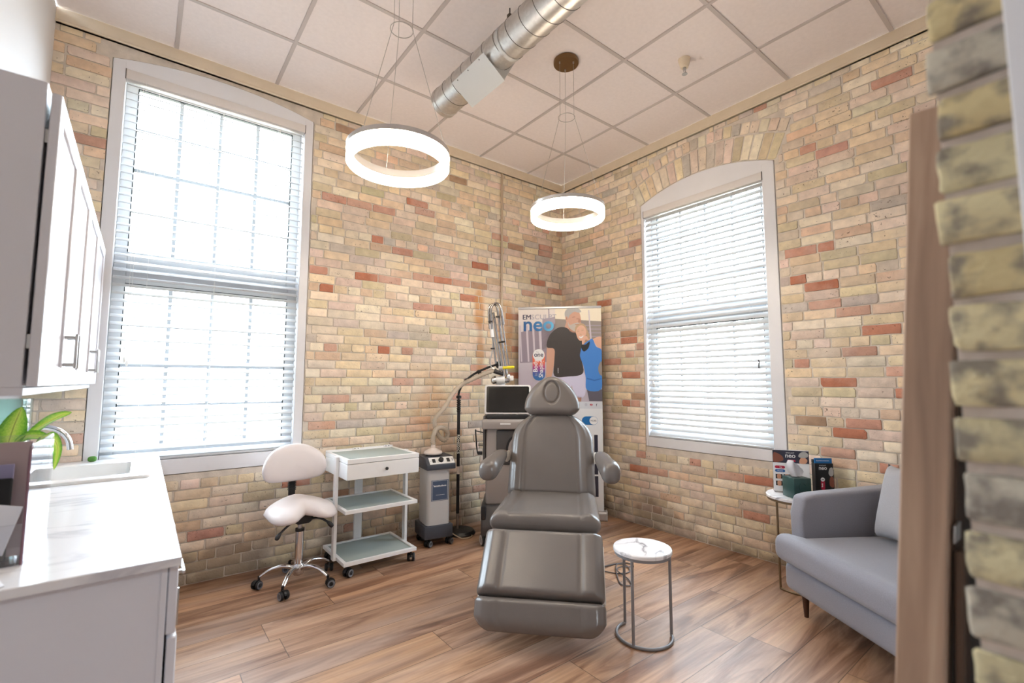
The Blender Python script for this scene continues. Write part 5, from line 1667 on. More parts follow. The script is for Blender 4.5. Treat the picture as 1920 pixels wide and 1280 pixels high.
# ---- things on the table by the sofa
M['navy'] = mat('navy_print', rgb(44, 44, 62), 0.35)
M['pill_red'] = mat('red_pill_print', rgb(176, 38, 66), 0.4)
M['pill_blue'] = mat('blue_pill_print', rgb(40, 96, 160), 0.4)
M['skin'] = mat('printed_skin', rgb(206, 152, 124), 0.5)
M['skin_dark'] = mat('printed_dark_skin', rgb(132, 78, 62), 0.5)  # darker skin tone of the printed figures
M['hair_grey'] = mat('printed_grey_hair', rgb(176, 174, 172), 0.5)
M['print_black'] = mat('printed_black', rgb(24, 24, 28), 0.4)
M['print_lilac'] = mat('printed_lilac', rgb(206, 202, 226), 0.5)
M['print_blue'] = mat('printed_blue', rgb(52, 120, 200), 0.5)
M['cyan'] = mat('printed_cyan_blue', rgb(18, 108, 176), 0.4)
def pillshape(b, x0, x1, z0, z1, y, mi):
    r = (z1 - z0) / 2
    b.poly([(p[0], y, p[1]) for p in arc(x1 - r, z0 + r, r, -pi / 2, pi / 2, 8) + arc(x0 + r, z0 + r, r, pi / 2, 1.5 * pi, 8)], mi)
FR = Matrix(((1, 0, 0, 0), (0, 0, -1, 0), (0, 1, 0, 0), (0, 0, 0, 1)))     # text plane: face towards -y
def at_front(x, y, z): return Matrix.Translation((x, y, z)) @ FR
# display card in an acrylic stand
dcard = root('display_card', (-0.217, -2.370, TZ + 0.001), radians(-60))
tag(dcard, 'upright printed card with a dark header on the table beside the sofa', 'display card')
b = MB(); b.box(-0.105, 0.105, -0.03, 0.05, 0, 0.003, 0.001, 1); b.box(-0.107, 0.107, 0.0045, 0.007, 0.003, 0.278, 0.001, 1); b.build('clear_stand', M['acrylic'], dcard)
b = MB(); b.box(-0.105, 0.105, 0.001, 0.004, 0.004, 0.275, 0.0); cd = b.build('card', M['print_white'], dcard)
b = MB(); b.poly([(-0.105, 0.0006, 0.190), (0.105, 0.0006, 0.190), (0.105, 0.0006, 0.272), (-0.105, 0.0006, 0.272)], 0)
b.poly([(p[0], 0.0003, p[1]) for p in smoothp([(-0.10, 0.192), (-0.045, 0.205), (-0.05, 0.235), (-0.085, 0.255), (-0.10, 0.25)], 3, True)], 1)
b.poly([(p[0], 0.0003, p[1]) for p in smoothp([(0.05, 0.192), (0.085, 0.192), (0.095, 0.215), (0.075, 0.232), (0.055, 0.222)], 3, True)], 3)
b.poly([(p[0], 0.0002, p[1]) for p in smoothp([(0.045, 0.235), (0.055, 0.258), (0.08, 0.268), (0.10, 0.255), (0.098, 0.235), (0.07, 0.226)], 3, True)], 2)
b.build('header_print', [M['navy'], M['skin_dark'], M['hair_grey'], M['skin']], cd, smooth=0, recalc=False)
b = MB()
text_into(b, 'neo', 0.040, at_front(-0.002, 0.0006, 0.226), 0, 0.0006, depth=0.0010)
text_into(b, 'EMSCULPT', 0.0105, at_front(-0.002, 0.0006, 0.253), 0, 0.0, depth=0.0010)
pillshape(b, -0.02, 0.028, 0.199, 0.212, -0.0002, 1)
pillshape(b, -0.095, -0.035, 0.152, 0.170, 0.0002, 1); pillshape(b, -0.095, -0.035, 0.128, 0.146, 0.0002, 2); pillshape(b, -0.022, 0.03, 0.136, 0.162, 0.0002, 1)
text_into(b, 'Fat', 0.012, at_front(-0.06, 0.0002, 0.157), 0, 0.0002, depth=0.0008)
text_into(b, 'Muscle', 0.012, at_front(-0.064, 0.0002, 0.133), 0, 0.0, depth=0.0008)
for (x0, x1, z0, z1) in ((-0.092, -0.052, 0.085, 0.115), (-0.046, -0.006, 0.085, 0.115), (-0.092, -0.052, 0.04, 0.07), (-0.046, -0.006, 0.04, 0.07)):
    b.poly([(x0, 0.0004, z0), (x1, 0.0004, z0), (x1, 0.0004, z1), (x0, 0.0004, z1)], 3)
    b.poly([(p[0], 0.0001, p[1]) for p in smoothp([(x0 + 0.012, z0), (x1 - 0.012, z0), (x1 - 0.008, (z0 + z1) / 2), (x1 - 0.012, z1), (x0 + 0.012, z1), (x0 + 0.008, (z0 + z1) / 2)], 3, True)], 4)
b.build('card_print', [M['print_white'], M['pill_red'], M['pill_blue'], M['print_black'], M['skin']], cd, smooth=0, recalc=False)
# tissue box
M['tissue_box'] = mat('teal_tissue_box', rgb(46, 78, 76), 0.35)
M['tissue_side'] = mat('tissue_box_pattern', rgb(30, 68, 66), 0.4)
tb = root('tissue_box', (-0.322, -2.440, TZ + 0.001), radians(-34))
tag(tb, 'dark teal tissue box with a white tissue sticking out on the table by the sofa', 'tissue box')
b = MB(); b.box(-0.057, 0.057, -0.057, 0.057, 0, 0.125, 0.003, 2); bx = b.build('box', M['tissue_box'], tb)
b = MB(); b.prism(smoothp([(0.03, 0.0), (0.0, 0.022), (-0.03, 0.0), (0.0, -0.022)], 6, True), 0.1251, 0.1262, 'z'); b.build('opening', M['print_black'], bx)
b = MB()
b.tube([(0.0 + 0.022 * cos(a), -0.0574, 0.07 + 0.026 * sin(a)) for a in [0.5 + 5.2 * k / 24 for k in range(25)]], 0.003, 6)
b.tube([(-0.03 + 0.018 * cos(a), -0.0574, 0.05 + 0.03 * sin(a)) for a in [1.4 + 2.6 * k / 14 for k in range(15)]], 0.002, 6)
b.build('printed_swirl', M['tissue_side'], bx)
b = MB()
rows = []
for i in range(9):
    t = i / 8
    w_ = 0.020 + 0.030 * sin(pi * min(1, t * 0.9)) 
    rows.append([b.v((-0.012 * t + w_ * (-1 + 2 * k / 12), 0.012 * sin(3.0 * k / 12 * pi + 2 * t) * (0.4 + t), 0.120 + 0.115 * t * (1 - 0.25 * ((k - 4) / 8) ** 2) - 0.02 * t * k / 12)) for k in range(13)])
for i in range(8):
    for k in range(12): b.f([rows[i][k], rows[i][k + 1], rows[i + 1][k + 1], rows[i + 1][k]])
b.build('tissue', M['paper'], tb, smooth=180, recalc=False)
# brochure stand
bs = root('brochure_stand', (-0.120, -2.528, TZ + 0.001), radians(-42))
tag(bs, 'small black brochure box with a blue top edge behind the tissue box', 'brochure box')
b = MB(); b.box(-0.058, 0.058, -0.004, 0.034, 0, 0.20, 0.002, 1); b.box(-0.058, 0.058, 0.012, 0.034, 0.20, 0.222, 0.002, 1); bb = b.build('box', M['print_black'], bs)
b = MB(); b.box(-0.054, 0.054, 0.001, 0.010, 0.19, 0.232, 0.001, 1); b.build('brochures', M['cyan'], bs)
b = MB(); b.box(0.0585, 0.0615, -0.004, 0.034, 0, 0.16, 0.001, 1); b.build('side_panel', M['acrylic'], bs)
b = MB()
text_into(b, 'neo', 0.034, at_front(-0.008, -0.0042, 0.160), 0, 0.0005)
text_into(b, 'EMSCULPT', 0.009, at_front(-0.008, -0.0042, 0.184), 0, 0.0)
text_into(b, 'Experience treatment', 0.0092, at_front(-0.004, 0.0008, 0.214), 0, 0.0002)
b.poly([(p[0], -0.0046, p[1]) for p in smoothp([(0.026, 0.135), (0.034, 0.168), (0.052, 0.172), (0.056, 0.13), (0.04, 0.118)], 3, True)], 3)
b.poly([(p[0], -0.0046, p[1]) for p in smoothp([(0.03, 0.06), (0.034, 0.11), (0.054, 0.11), (0.056, 0.05)], 3, True)], 4)
b.poly([(-0.012 + 0.013 * cos(a), -0.0050, 0.098 + 0.013 * sin(a)) for a in [2 * pi * k / 20 for k in range(20)]], 0)
pts_ = [(-0.025, 0.088), (-0.025, 0.045)] + arc(-0.012, 0.045, 0.013, pi, 2 * pi, 8) + [(0.001, 0.088)]
b.poly([(p[0], -0.0047, p[1]) for p in pts_], 1)
text_into(b, 'one', 0.010, at_front(-0.012, -0.0050, 0.095), 2, 0.0003)
text_into(b, 'Body', 0.012, at_front(-0.013, -0.0048, 0.062) @ Matrix.Rotation(pi / 2, 4, 'Z'), 0, 0.0003)
b.build('box_print', [M['print_white'], M['pill_red'], M['print_black'], M['hair_grey'], M['skin_dark']], bb, smooth=0, recalc=False)

# ================================================================== SOFA
M['sofa'] = mat('grey_woven_upholstery', rgb(138, 137, 146), 0.9, bump=0.5, bscale=420, mottle=0.07, mscale=240, sheen=0.25)
M['sofa_dark'] = mat('dark_platform_lining', rgb(78, 80, 96), 0.9)  # platform under the cushion, darker and bluer than the upholstery
M['walnut'] = mat('dark_walnut', rgb(72, 42, 26), 0.4, mottle=0.2, mscale=14, stretch=(6, 6, 1))
SB = (-0.69, -2.49, 0)
so = root('sofa', SB, math.atan2(-0.836, -0.549))
tag(so, 'small grey upholstered sofa on tapered wooden legs in the corner by the right wall', 'sofa')
SL, SD = 0.84, 0.72
b = MB(); b.box(0.0, SL, 0.0, SD, 0.128, 0.278, 0.035, 5); b.build('base', M['sofa'], so, smooth=60)
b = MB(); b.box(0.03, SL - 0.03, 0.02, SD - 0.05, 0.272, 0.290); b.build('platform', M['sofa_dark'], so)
# seat cushion with ears in front of the arms
b = MB()
Lx0, Lx1 = -0.015, SL + 0.015
pl_ = [(Lx0, -0.045), (Lx1, -0.045), (Lx1, 0.045), (SL - 0.105, 0.075), (SL - 0.105, 0.56), (0.105, 0.56), (0.105, 0.075), (Lx0, 0.045)]
b.prism(pl_, 0.287, 0.432, 'z', 0.050, 6)
for v in b.bm.verts:
    if v.co.z > 0.40:
        q = max(0.0, 1 - ((v.co.x - SL / 2) / (SL / 2)) ** 2)
        v.co.z += 0.018 * q
    if v.co.y < 0.0: v.co.y -= 0.008
b.build('seat_cushion', M['sofa'], so, smooth=180)
for x0, x1 in ((0.0, 0.10), (SL - 0.10, SL)):
    b = MB()
    pr = [(0.055, 0.275), (0.050, 0.55), (0.075, 0.645), (0.14, 0.660), (0.60, 0.692), (SD, 0.700), (SD, 0.275)]
    b.prism(pr, x0, x1, 'x', 0.022, 4); b.build('armrest', M['sofa'], so, smooth=60)
b = MB()
b.prism([(0.56, 0.275), (0.60, 0.69), (0.62, 0.715), (SD - 0.02, 0.715), (SD, 0.69), (SD, 0.275)], 0.095, SL - 0.095, 'x', 0.02, 4); b.build('backrest', M['sofa'], so, smooth=60)
for (x, y) in ((0.08, 0.07), (SL - 0.08, 0.07), (0.08, SD - 0.07), (SL - 0.08, SD - 0.07)):
    b = MB(); b.lathe([(0.0, 0.0), (0.011, 0.0), (0.020, 0.135), (0.0, 0.135)], (x, y, 0), 18); b.build('leg', M['walnut'], so)
# throw pillow leaning on the back
b = MB()
N = 22
def pil(u, v, s):
    e = (1 - u ** 4) * (1 - v ** 4)
    k = 1 - 0.10 * (1 - abs(u) ** 3) * (abs(v) ** 3) - 0.0
    k2 = 1 - 0.10 * (1 - abs(v) ** 3) * (abs(u) ** 3)
    return (0.20 * u * k2, s * 0.075 * max(0, e) ** 0.55, 0.20 * v * k)
for s in (-1, 1):
    vv = [[b.v(pil(-1 + 2 * i / N, -1 + 2 * j / N, s)) for i in range(N + 1)] for j in range(N + 1)]
    for j in range(N):
        for i in range(N): b.f([vv[j][i], vv[j][i + 1], vv[j + 1][i + 1], vv[j + 1][i]])
bmesh.ops.remove_doubles(b.bm, verts=list(b.bm.verts), dist=0.0006)
M['pillow'] = mat('light_grey_linen', rgb(164, 162, 166), 0.9, bump=0.5, bscale=500, mottle=0.05, mscale=260, sheen=0.25)
pw = b.build('throw_pillow', M['pillow'], smooth=180)
RS = Matrix.Translation(SB) @ Matrix.Rotation(math.atan2(-0.836, -0.549), 4, 'Z')
pw.matrix_world = RS @ Matrix.Translation((0.375, 0.470, 0.648)) @ Matrix.Rotation(radians(-16), 4, 'X')
tag(pw, 'square light grey throw pillow leaning against the back of the sofa', 'pillow')

# ================================================================== LEANING WOOD-FRAMED MIRROR BY THE DOORWAY
def wood_mat(name, c0, c1, c2, sc=(9, 9, 0.7)):
    m, t, b = nt(name)
    tc = node(t, 'ShaderNodeTexCoord'); mp = node(t, 'ShaderNodeMapping'); mp.inputs['Scale'].default_value = sc
    t.links.new(tc.outputs['Object'], mp.inputs[0])
    n = node(t, 'ShaderNodeTexNoise'); n.inputs['Scale'].default_value = 3.0; n.inputs['Detail'].default_value = 8; n.inputs['Distortion'].default_value = 0.6
    t.links.new(mp.outputs[0], n.inputs['Vector'])
    r = node(t, 'ShaderNodeValToRGB'); e = r.color_ramp.elements; e.new(0.5)
    for q, (p, c) in zip(e, [(0.32, c0), (0.5, c1), (0.70, c2)]): q.position = p; q.color = c
    t.links.new(n.outputs['Fac'], r.inputs[0]); t.links.new(r.outputs[0], b.inputs['Base Color'])
    b.inputs['Roughness'].default_value = 0.55
    return m
M['oak_brown'] = wood_mat('brown_oak', rgb(144, 117, 98), rgb(168, 138, 116), rgb(188, 160, 136))
M['backing'] = wood_mat('dark_backing_board', rgb(64, 46, 32), rgb(76, 54, 38), rgb(86, 62, 44))
M['mirror'] = mat('mirror_glass', rgb(220, 222, 222), 0.03, 1.0)
# local frame: x away from the doorway along the front wall, y into the room, z up the leaning frame
fm = root('leaning_mirror', (-2.65, -3.418, 0.0))
LEAN = math.atan2(0.0752, 1.0)
fm.rotation_euler = (LEAN, 0, 0)
tag(fm, 'thick brown wooden frame leaning against the front wall, edge-on beside the bare brick doorway', 'mirror')
FW, FH, FT = 0.70, 1.742, 0.060
b = MB(); b.box(0.0, 0.075, -FT, 0.0, 0.006, FH, 0.003, 1); b.build('frame_rail', M['oak_brown'], fm)
b = MB(); b.box(FW - 0.075, FW, -FT, 0.0, 0.006, FH, 0.003, 1); b.build('frame_rail', M['oak_brown'], fm)
b = MB(); b.box(0.075, FW - 0.075, -FT, 0.0, 0.006, 0.081, 0.003, 1); b.build('frame_rail', M['oak_brown'], fm)
b = MB(); b.box(0.075, FW - 0.075, -FT, 0.0, FH - 0.075, FH, 0.003, 1); b.build('frame_rail', M['oak_brown'], fm)
b = MB(); b.box(0.075, FW - 0.075, -0.030, -0.024, 0.081, FH - 0.075); b.build('mirror_glass', M['mirror'], fm)
b = MB(); b.box(0.03, FW - 0.03, -FT - 0.004, -FT, 0.04, FH - 0.04); b.build('backing_board', M['backing'], fm)
b = MB(); b.prism([(-FT - 0.005, 1.04), (-FT - 0.016, 1.04), (-FT - 0.040, 0.02), (-FT - 0.028, 0.02)], 0.015, 0.055, 'x', 0.002, 1); b.build('rear_brace', M['backing'], fm)
b = MB(); b.box(0.010, 0.050, -FT - 0.007, -FT - 0.004, 1.052, 1.080, 0.001, 1); b.build('hinge', M['steel'], fm)

# ================================================================== ROLL-UP BANNER IN THE CORNER
bp_ = Vector((-0.436, -0.404, 0))
bn = root('rollup_banner', bp_, math.atan2(-0.578, 0.568))
tag(bn, 'tall printed roll-up banner showing a couple, standing in the brick corner', 'banner')
BW, BH = 0.405, 2.02
M['alu'] = mat('silver_banner_base', rgb(196, 194, 194), 0.35, 0.6)
M['banner_bg'] = ramp_mat('banner_photo_backdrop', 'Z', [(0.0, rgb(206, 198, 202)), (0.42, rgb(196, 188, 198)), (0.62, rgb(186, 176, 190)), (0.80, rgb(204, 196, 204)), (1.0, rgb(232, 222, 214))], 0.5, 1 / 2.02)
M['col_dark'] = mat('banner_dark_mauve', rgb(148, 136, 150), 0.5)
M['col_mid'] = mat('banner_mid_mauve', rgb(166, 154, 166), 0.5)
M['col_light'] = mat('banner_pale_column', rgb(204, 194, 204), 0.5)
M['stand_grey'] = mat('banner_stadium_grey', rgb(150, 140, 134), 0.5)
M['sky_cream'] = mat('banner_cream_sky', rgb(240, 228, 206), 0.5)
M['panel_white'] = mat('banner_white_panel', rgb(226, 228, 232), 0.5)
M['panel_grey'] = mat('banner_pale_grey_band', rgb(208, 212, 220), 0.5)
M['shirt'] = mat('banner_black_shirt', rgb(58, 52, 52), 0.5)
M['skin_man'] = mat('banner_man_skin', rgb(204, 158, 136), 0.5)
M['skin_woman'] = mat('banner_woman_skin', rgb(222, 176, 152), 0.5)
M['blonde'] = mat('banner_blond_hair', rgb(190, 158, 126), 0.5)
M['beard'] = mat('banner_grey_beard', rgb(190, 180, 172), 0.5)
M['legging'] = mat('banner_leggings', rgb(96, 92, 104), 0.5)
M['tank'] = mat('banner_blue_top', rgb(66, 132, 212), 0.5)
M['tank_dark'] = mat('banner_blue_fold', rgb(48, 108, 188), 0.5)
M['navy_text'] = mat('banner_navy_text', rgb(58, 56, 84), 0.5)
M['grey_text'] = mat('banner_thin_grey_text', rgb(158, 156, 172), 0.5)
M['neo'] = ramp_mat('banner_blue_sweep', 'X', [(0.0, rgb(36, 92, 150)), (0.5, rgb(44, 116, 176)), (1.0, rgb(96, 180, 222))], 0.5, 1 / 0.30, 0.36 / 0.30)
M['pill'] = ramp_mat('banner_orange_to_blue_sweep', 'Z', [(0.0, rgb(48, 112, 176)), (0.22, rgb(72, 92, 166)), (0.40, rgb(166, 70, 140)), (0.58, rgb(230, 108, 76))], 0.5, 1 / 0.27, -1.32 / 0.27)
b = MB(); b.prism(rrect(-0.05, 0.05, 0.0, 0.085, 0.02), -0.425, 0.425, 'x', 0.0); b.build('base_cassette', M['alu'], bn)
for s in (-1, 1):
    b = MB(); b.prism(rrect(-0.055, 0.055, 0.0, 0.09, 0.022), s * 0.428 - 0.006, s * 0.428 + 0.006, 'x', 0.003, 2); b.build('end_cap', M['light_grey'], bn)
b = MB(); b.cyl((0, 0.03, 0.08), (0, 0.03, BH - 0.01), 0.008, seg=10); b.build('rear_pole', M['alu'], bn)
b = MB(); b.box(-BW - 0.003, BW + 0.003, -0.008, 0.014, BH - 0.012, BH + 0.012, 0.004); b.build('top_rail', M['alu'], bn)
b = MB(); b.box(-BW, BW, -0.0005, 0.0005, 0.08, BH - 0.008); sh_ = b.build('banner_sheet', M['banner_bg'], bn, smooth=0)
# picture on the sheet: px -> sheet coordinates; the sheet spans px 972..1128, top edge y 578
def S_(px, py):
    return ((px - 1050.0) / 156.0 * 2 * BW, BH - 0.008 - (py - 580.0) / 393.0 * 2.02)
def shape(b, pts, layer, mi, smooth=True, n=4):
    pts = [S_(*p) for p in pts]
    if smooth: pts = [tuple(q) for q in smoothp(pts, n, True)]
    pts = [(max(-BW, min(BW, q[0])), q[1]) for q in pts]
    b.poly([(q[0], -0.0008 - 0.0004 * layer, q[1]) for q in pts], mi)
b = MB()
mm = [M['col_dark'], M['col_mid'], M['col_light'], M['stand_grey'], M['sky_cream'], M['panel_white'], M['panel_grey']]
sq = lambda *p: shape(b, p, 0, sq.mi, False)
sq.mi = 0; sq((975, 625), (1042, 610), (1042, 682), (975, 684))
sq.mi = 1; sq((1018, 600), (1042, 596), (1042, 650), (1018, 660))
sq.mi = 4; sq((1042, 580), (1128, 580), (1128, 606), (1042, 600))
sq.mi = 3; sq((1042, 600), (1128, 606), (1128, 640), (1042, 640))
for k, (x0, w_) in enumerate(((973, 3.5), (986, 4), (998, 4), (1010, 5))):
    shape(b, [(x0, 612), (x0 + w_, 612), (x0 + w_ + 3, 682), (x0 + 4, 682)], 1, 2, False)
shape(b, [(1029, 580), (1031, 580), (1032, 625), (1030, 625)], 1, 1, False)
for y in (612, 619, 626, 633): shape(b, [(1085, y), (1128, y + 1), (1128, y + 3), (1085, y + 2)], 1, 1, False)
shape(b, [(1104, 584), (1106, 584), (1110, 640), (1107, 640)], 2, 2, False)
shape(b, [(972, 757), (1128, 757), (1128, 770), (972, 770)], 1, 6, False)
shape(b, [(972, 770), (1128, 770), (1128, 972), (972, 972)], 1, 5, False)
b.build('backdrop_print', mm, sh_, smooth=0, recalc=False)
# the man
b = MB()
M['skin_shade'] = mat('banner_man_skin_deeper', rgb(180, 132, 112), 0.5)
mm = [M['shirt'], M['skin_man'], M['hair_grey'], M['beard'], M['print_lilac'], M['print_white'], M['skin_shade']]
shape(b, [(1027, 652), (1040, 654), (1040, 680), (1034, 712), (1025, 716), (1025, 690)], 2, 1)
shape(b, [(1066, 600), (1074, 596), (1084, 612), (1082, 626), (1070, 630), (1060, 620)], 2, 1)
shape(b, [(1061, 592), (1066, 584), (1076, 582), (1086, 586), (1090, 598), (1090, 610), (1084, 618), (1074, 620), (1066, 612), (1062, 602)], 3, 1)
shape(b, [(1062, 600), (1060, 590), (1064, 582), (1074, 579), (1086, 581), (1091, 587), (1086, 589), (1078, 587), (1070, 593), (1066, 600)], 4, 2)
shape(b, [(1066, 606), (1070, 612), (1082, 608), (1089, 610), (1086, 619), (1080, 625), (1072, 621), (1067, 614)], 4, 3)
shape(b, [(1062, 597), (1065, 596), (1065, 603), (1062, 602)], 5, 1)
shape(b, [(1082, 600), (1088, 600), (1088, 601.5), (1082, 601.5)], 5, 6, False)
shape(b, [(1040, 708), (1094, 702), (1096, 745), (1078, 748), (1072, 726), (1066, 748), (1040, 746)], 2, 4)
shape(b, [(1080, 748), (1090, 748), (1089, 757), (1081, 757)], 2, 6, False)
shape(b, [(1052, 616), (1064, 618), (1074, 626), (1086, 626), (1092, 642), (1090, 672), (1093, 704), (1066, 710), (1040, 709), (1040, 680), (1040, 658), (1026, 654), (1030, 634), (1040, 622)], 3, 0)
shape(b, [(1046.5, 694), (1047.5, 694), (1047.5, 704), (1046.5, 704)], 4, 5, False)
shape(b, [(1074, 597), (1079, 596), (1080, 597.5), (1074, 598.5)], 5, 6, False)
shape(b, [(1087, 600), (1091, 606), (1088, 608), (1085, 607)], 5, 6)
shape(b, [(1079, 611.5), (1087, 610.5), (1087, 611.5), (1080, 612.8)], 6, 6, False)
shape(b, [(1062.5, 598), (1064.5, 598), (1064.5, 602), (1063, 601.5)], 6, 6)
shape(b, [(1068, 618), (1076, 622), (1084, 623), (1080, 627), (1070, 625)], 3, 6)
b.build('man_print', mm, sh_, smooth=0, recalc=False)
# the woman
b = MB()
mm = [M['tank'], M['skin_woman'], M['blonde'], M['print_black'], M['legging'], M['print_white'], M['tank_dark'], M['stand_grey']]
shape(b, [(1112, 640), (1128, 636), (1128, 662), (1122, 656), (1116, 648)], 4, 1)
shape(b, [(1094, 634), (1104, 636), (1108, 648), (1098, 654), (1092, 648)], 4, 1)
shape(b, [(1100, 735), (1128, 734), (1128, 756), (1104, 756)], 4, 4, False)
shape(b, [(1092, 652), (1106, 641), (1112, 640), (1118, 654), (1128, 662), (1128, 700), (1126, 734), (1100, 735), (1098, 712), (1094, 690), (1088, 672), (1090, 660)], 5, 0)
shape(b, [(1091, 650), (1098, 650), (1106, 644), (1104, 656), (1096, 663), (1091, 658)], 6, 3)
shape(b, [(1100, 712), (1114, 716), (1127, 713), (1127, 715), (1114, 719), (1100, 715)], 6, 6, False)
shape(b, [(1079, 622), (1082, 613), (1090, 609), (1098, 613), (1102, 622), (1106, 634), (1104, 640), (1100, 632), (1094, 636), (1084, 634)], 5, 2)
shape(b, [(1081, 626), (1084, 617), (1091, 613), (1098, 618), (1100, 628), (1096, 638), (1090, 643), (1084, 638)], 6, 1)
shape(b, [(1086, 634), (1090, 635), (1095, 632.5), (1092.5, 637), (1088.5, 637.5)], 7, 5)
shape(b, [(1083, 625), (1087, 624.6), (1087, 625.4), (1083, 626)], 7, 2, False)
shape(b, [(1091, 623), (1095, 622.4), (1095, 623.4), (1091, 624)], 7, 2, False)
shape(b, [(1122, 690), (1128, 682), (1128, 708), (1122, 702)], 7, 7)
shape(b, [(1083, 622.5), (1087, 621.5), (1087, 622.2), (1083, 623.3)], 8, 2, False)
shape(b, [(1091, 620.3), (1095.5, 619.8), (1095.5, 620.6), (1091, 621)], 8, 2, False)
shape(b, [(1088, 629), (1090.5, 630.5), (1092, 629), (1090, 631.6)], 8, 2)
shape(b, [(1099, 640), (1104, 644), (1100, 650), (1096, 648)], 4, 2)
b.build('woman_print', mm, sh_, smooth=0, recalc=False)
# lettering and marks
def Tx(px, py, lay=8):
    x, z = S_(px, py)
    return at_front(x, -0.0008 - 0.0004 * lay, z)
b = MB()
for k_ in (0, 0.5): text_into(b, 'EM', 0.068, Tx(979.5 + k_, 600.5), 0, 0.0, 'LEFT', sx=1.02, depth=0.0006 + 0.0002 * k_)
text_into(b, 'SCULPT', 0.068, Tx(996.5, 600.5), 1, -0.0005, 'LEFT', sx=1.06)
b.build('headline_print', [M['navy_text'], M['grey_text']], sh_, smooth=0, recalc=False)
b = MB()
pil_pts = []
pa, pb, pt, pbm = S_(999, 660)[0], S_(1022.5, 660)[0], S_(0, 671)[1], S_(0, 706)[1]
r_ = (pb - pa) / 2
pil_pts = [(pb, pt + r_)] + arc(pa + r_, pt, r_, 0, pi, 10)[1:-1] + [(pa, pt)] + arc(pa + r_, pbm, r_, pi, 2 * pi, 12)
b.poly([(p[0], -0.0036, p[1]) for p in pil_pts], 2)
cx_, cz_ = (pa + pb) / 2, S_(0, 669)[1]
b.poly([(cx_ + r_ * 0.94 * cos(a), -0.0040, cz_ + r_ * 0.94 * sin(a)) for a in [2 * pi * k / 32 for k in range(32)]], 3)
text_into(b, 'one', 0.062, Tx(1010.6, 672.3), 0, 0.0010, sx=0.95)
text_into(b, 'The', 0.018, Tx(1008, 664.5), 1, 0.0)
R90 = Matrix.Rotation(pi / 2, 4, 'Z')
text_into(b, 'Body', 0.060, Tx(1008.2, 702) @ R90, 3, 0.0008, 'LEFT')
text_into(b, 'in', 0.040, Tx(1008.2, 709) @ R90, 1, 0.0004, 'LEFT')
text_into(b, 'Shaping', 0.060, Tx(1018.6, 712) @ R90, 3, 0.0008, 'LEFT', sx=0.94)
b.build('badge_print', [M['navy_text'], M['grey_text'], M['pill'], M['print_white']], sh_, smooth=0, recalc=False)
b = MB()
text_into(b, 'neo', 0.195, Tx(1010.2, 622.5), 0, 0.0038, sx=1.04)
b.build('title_print', M['neo'], sh_, smooth=0, recalc=False)
FM = [M['navy_text'], M['grey_text'], M['pill_red'], M['print_white'], M['cyan'], M['navy']]
xa, za = S_(1098, 762.5)
b = MB()
b.tube([(p[0], -0.0030, p[1]) for p in rrect(xa - 0.010, xa + 0.010, za - 0.010, za + 0.010, 0.004, 3)], 0.0011, 5, True, mi=1)
b.tube([(xa + 0.005 * cos(a), -0.0030, za + 0.005 * sin(a)) for a in [2 * pi * k / 12 for k in range(12)]], 0.0010, 5, True, mi=1)
b.build('camera_icon', FM, sh_, smooth=0, recalc=False)
xa = S_(1107.5, 0)[0]
b = MB()
b.poly([(p[0], -0.0030, p[1]) for p in rrect(xa - 0.012, xa + 0.012, za - 0.0085, za + 0.0085, 0.004, 3)], 2)
b.poly([(xa - 0.003, -0.0034, za - 0.004), (xa + 0.005, -0.0034, za), (xa - 0.003, -0.0034, za + 0.004)], 3)
b.build('play_icon', FM, sh_, smooth=0, recalc=False)
b = MB(); text_into(b, 'f', 0.034, Tx(1117, 765.2, 6), 0, 0.0006); b.build('letter_icon', FM, sh_, smooth=0, recalc=False)
pa_, pb_ = S_(1090, 792)[0], S_(1119, 792)[0]
zc_ = S_(0, 792)[1]
b = MB()
pillshape(b, pa_, pb_, zc_ - 0.040, zc_ + 0.040, -0.0030, 4)
b.poly([(pb_ - 0.040 + 0.038 * cos(a), -0.0034, zc_ + 0.038 * sin(a)) for a in [2 * pi * k / 28 for k in range(28)]], 3)
text_into(b, 'MORE', 0.021, at_front(pb_ - 0.040, -0.0034, zc_ - 0.0075), 0, 0.0)
b.build('more_button_print', FM, sh_, smooth=0, recalc=False)
x0_, x1_ = S_(1112, 0)[0], S_(1118.5, 0)[0]
for za_, zb_ in ((890, 818), (930, 893)):
    b = MB(); b.poly([(x0_, -0.0030, S_(0, za_)[1]), (x1_, -0.0030, S_(0, za_)[1]), (x1_, -0.0030, S_(0, zb_)[1]), (x0_, -0.0030, S_(0, zb_)[1])], 5)
    b.build('dark_panel_print', FM, sh_, smooth=0, recalc=False)
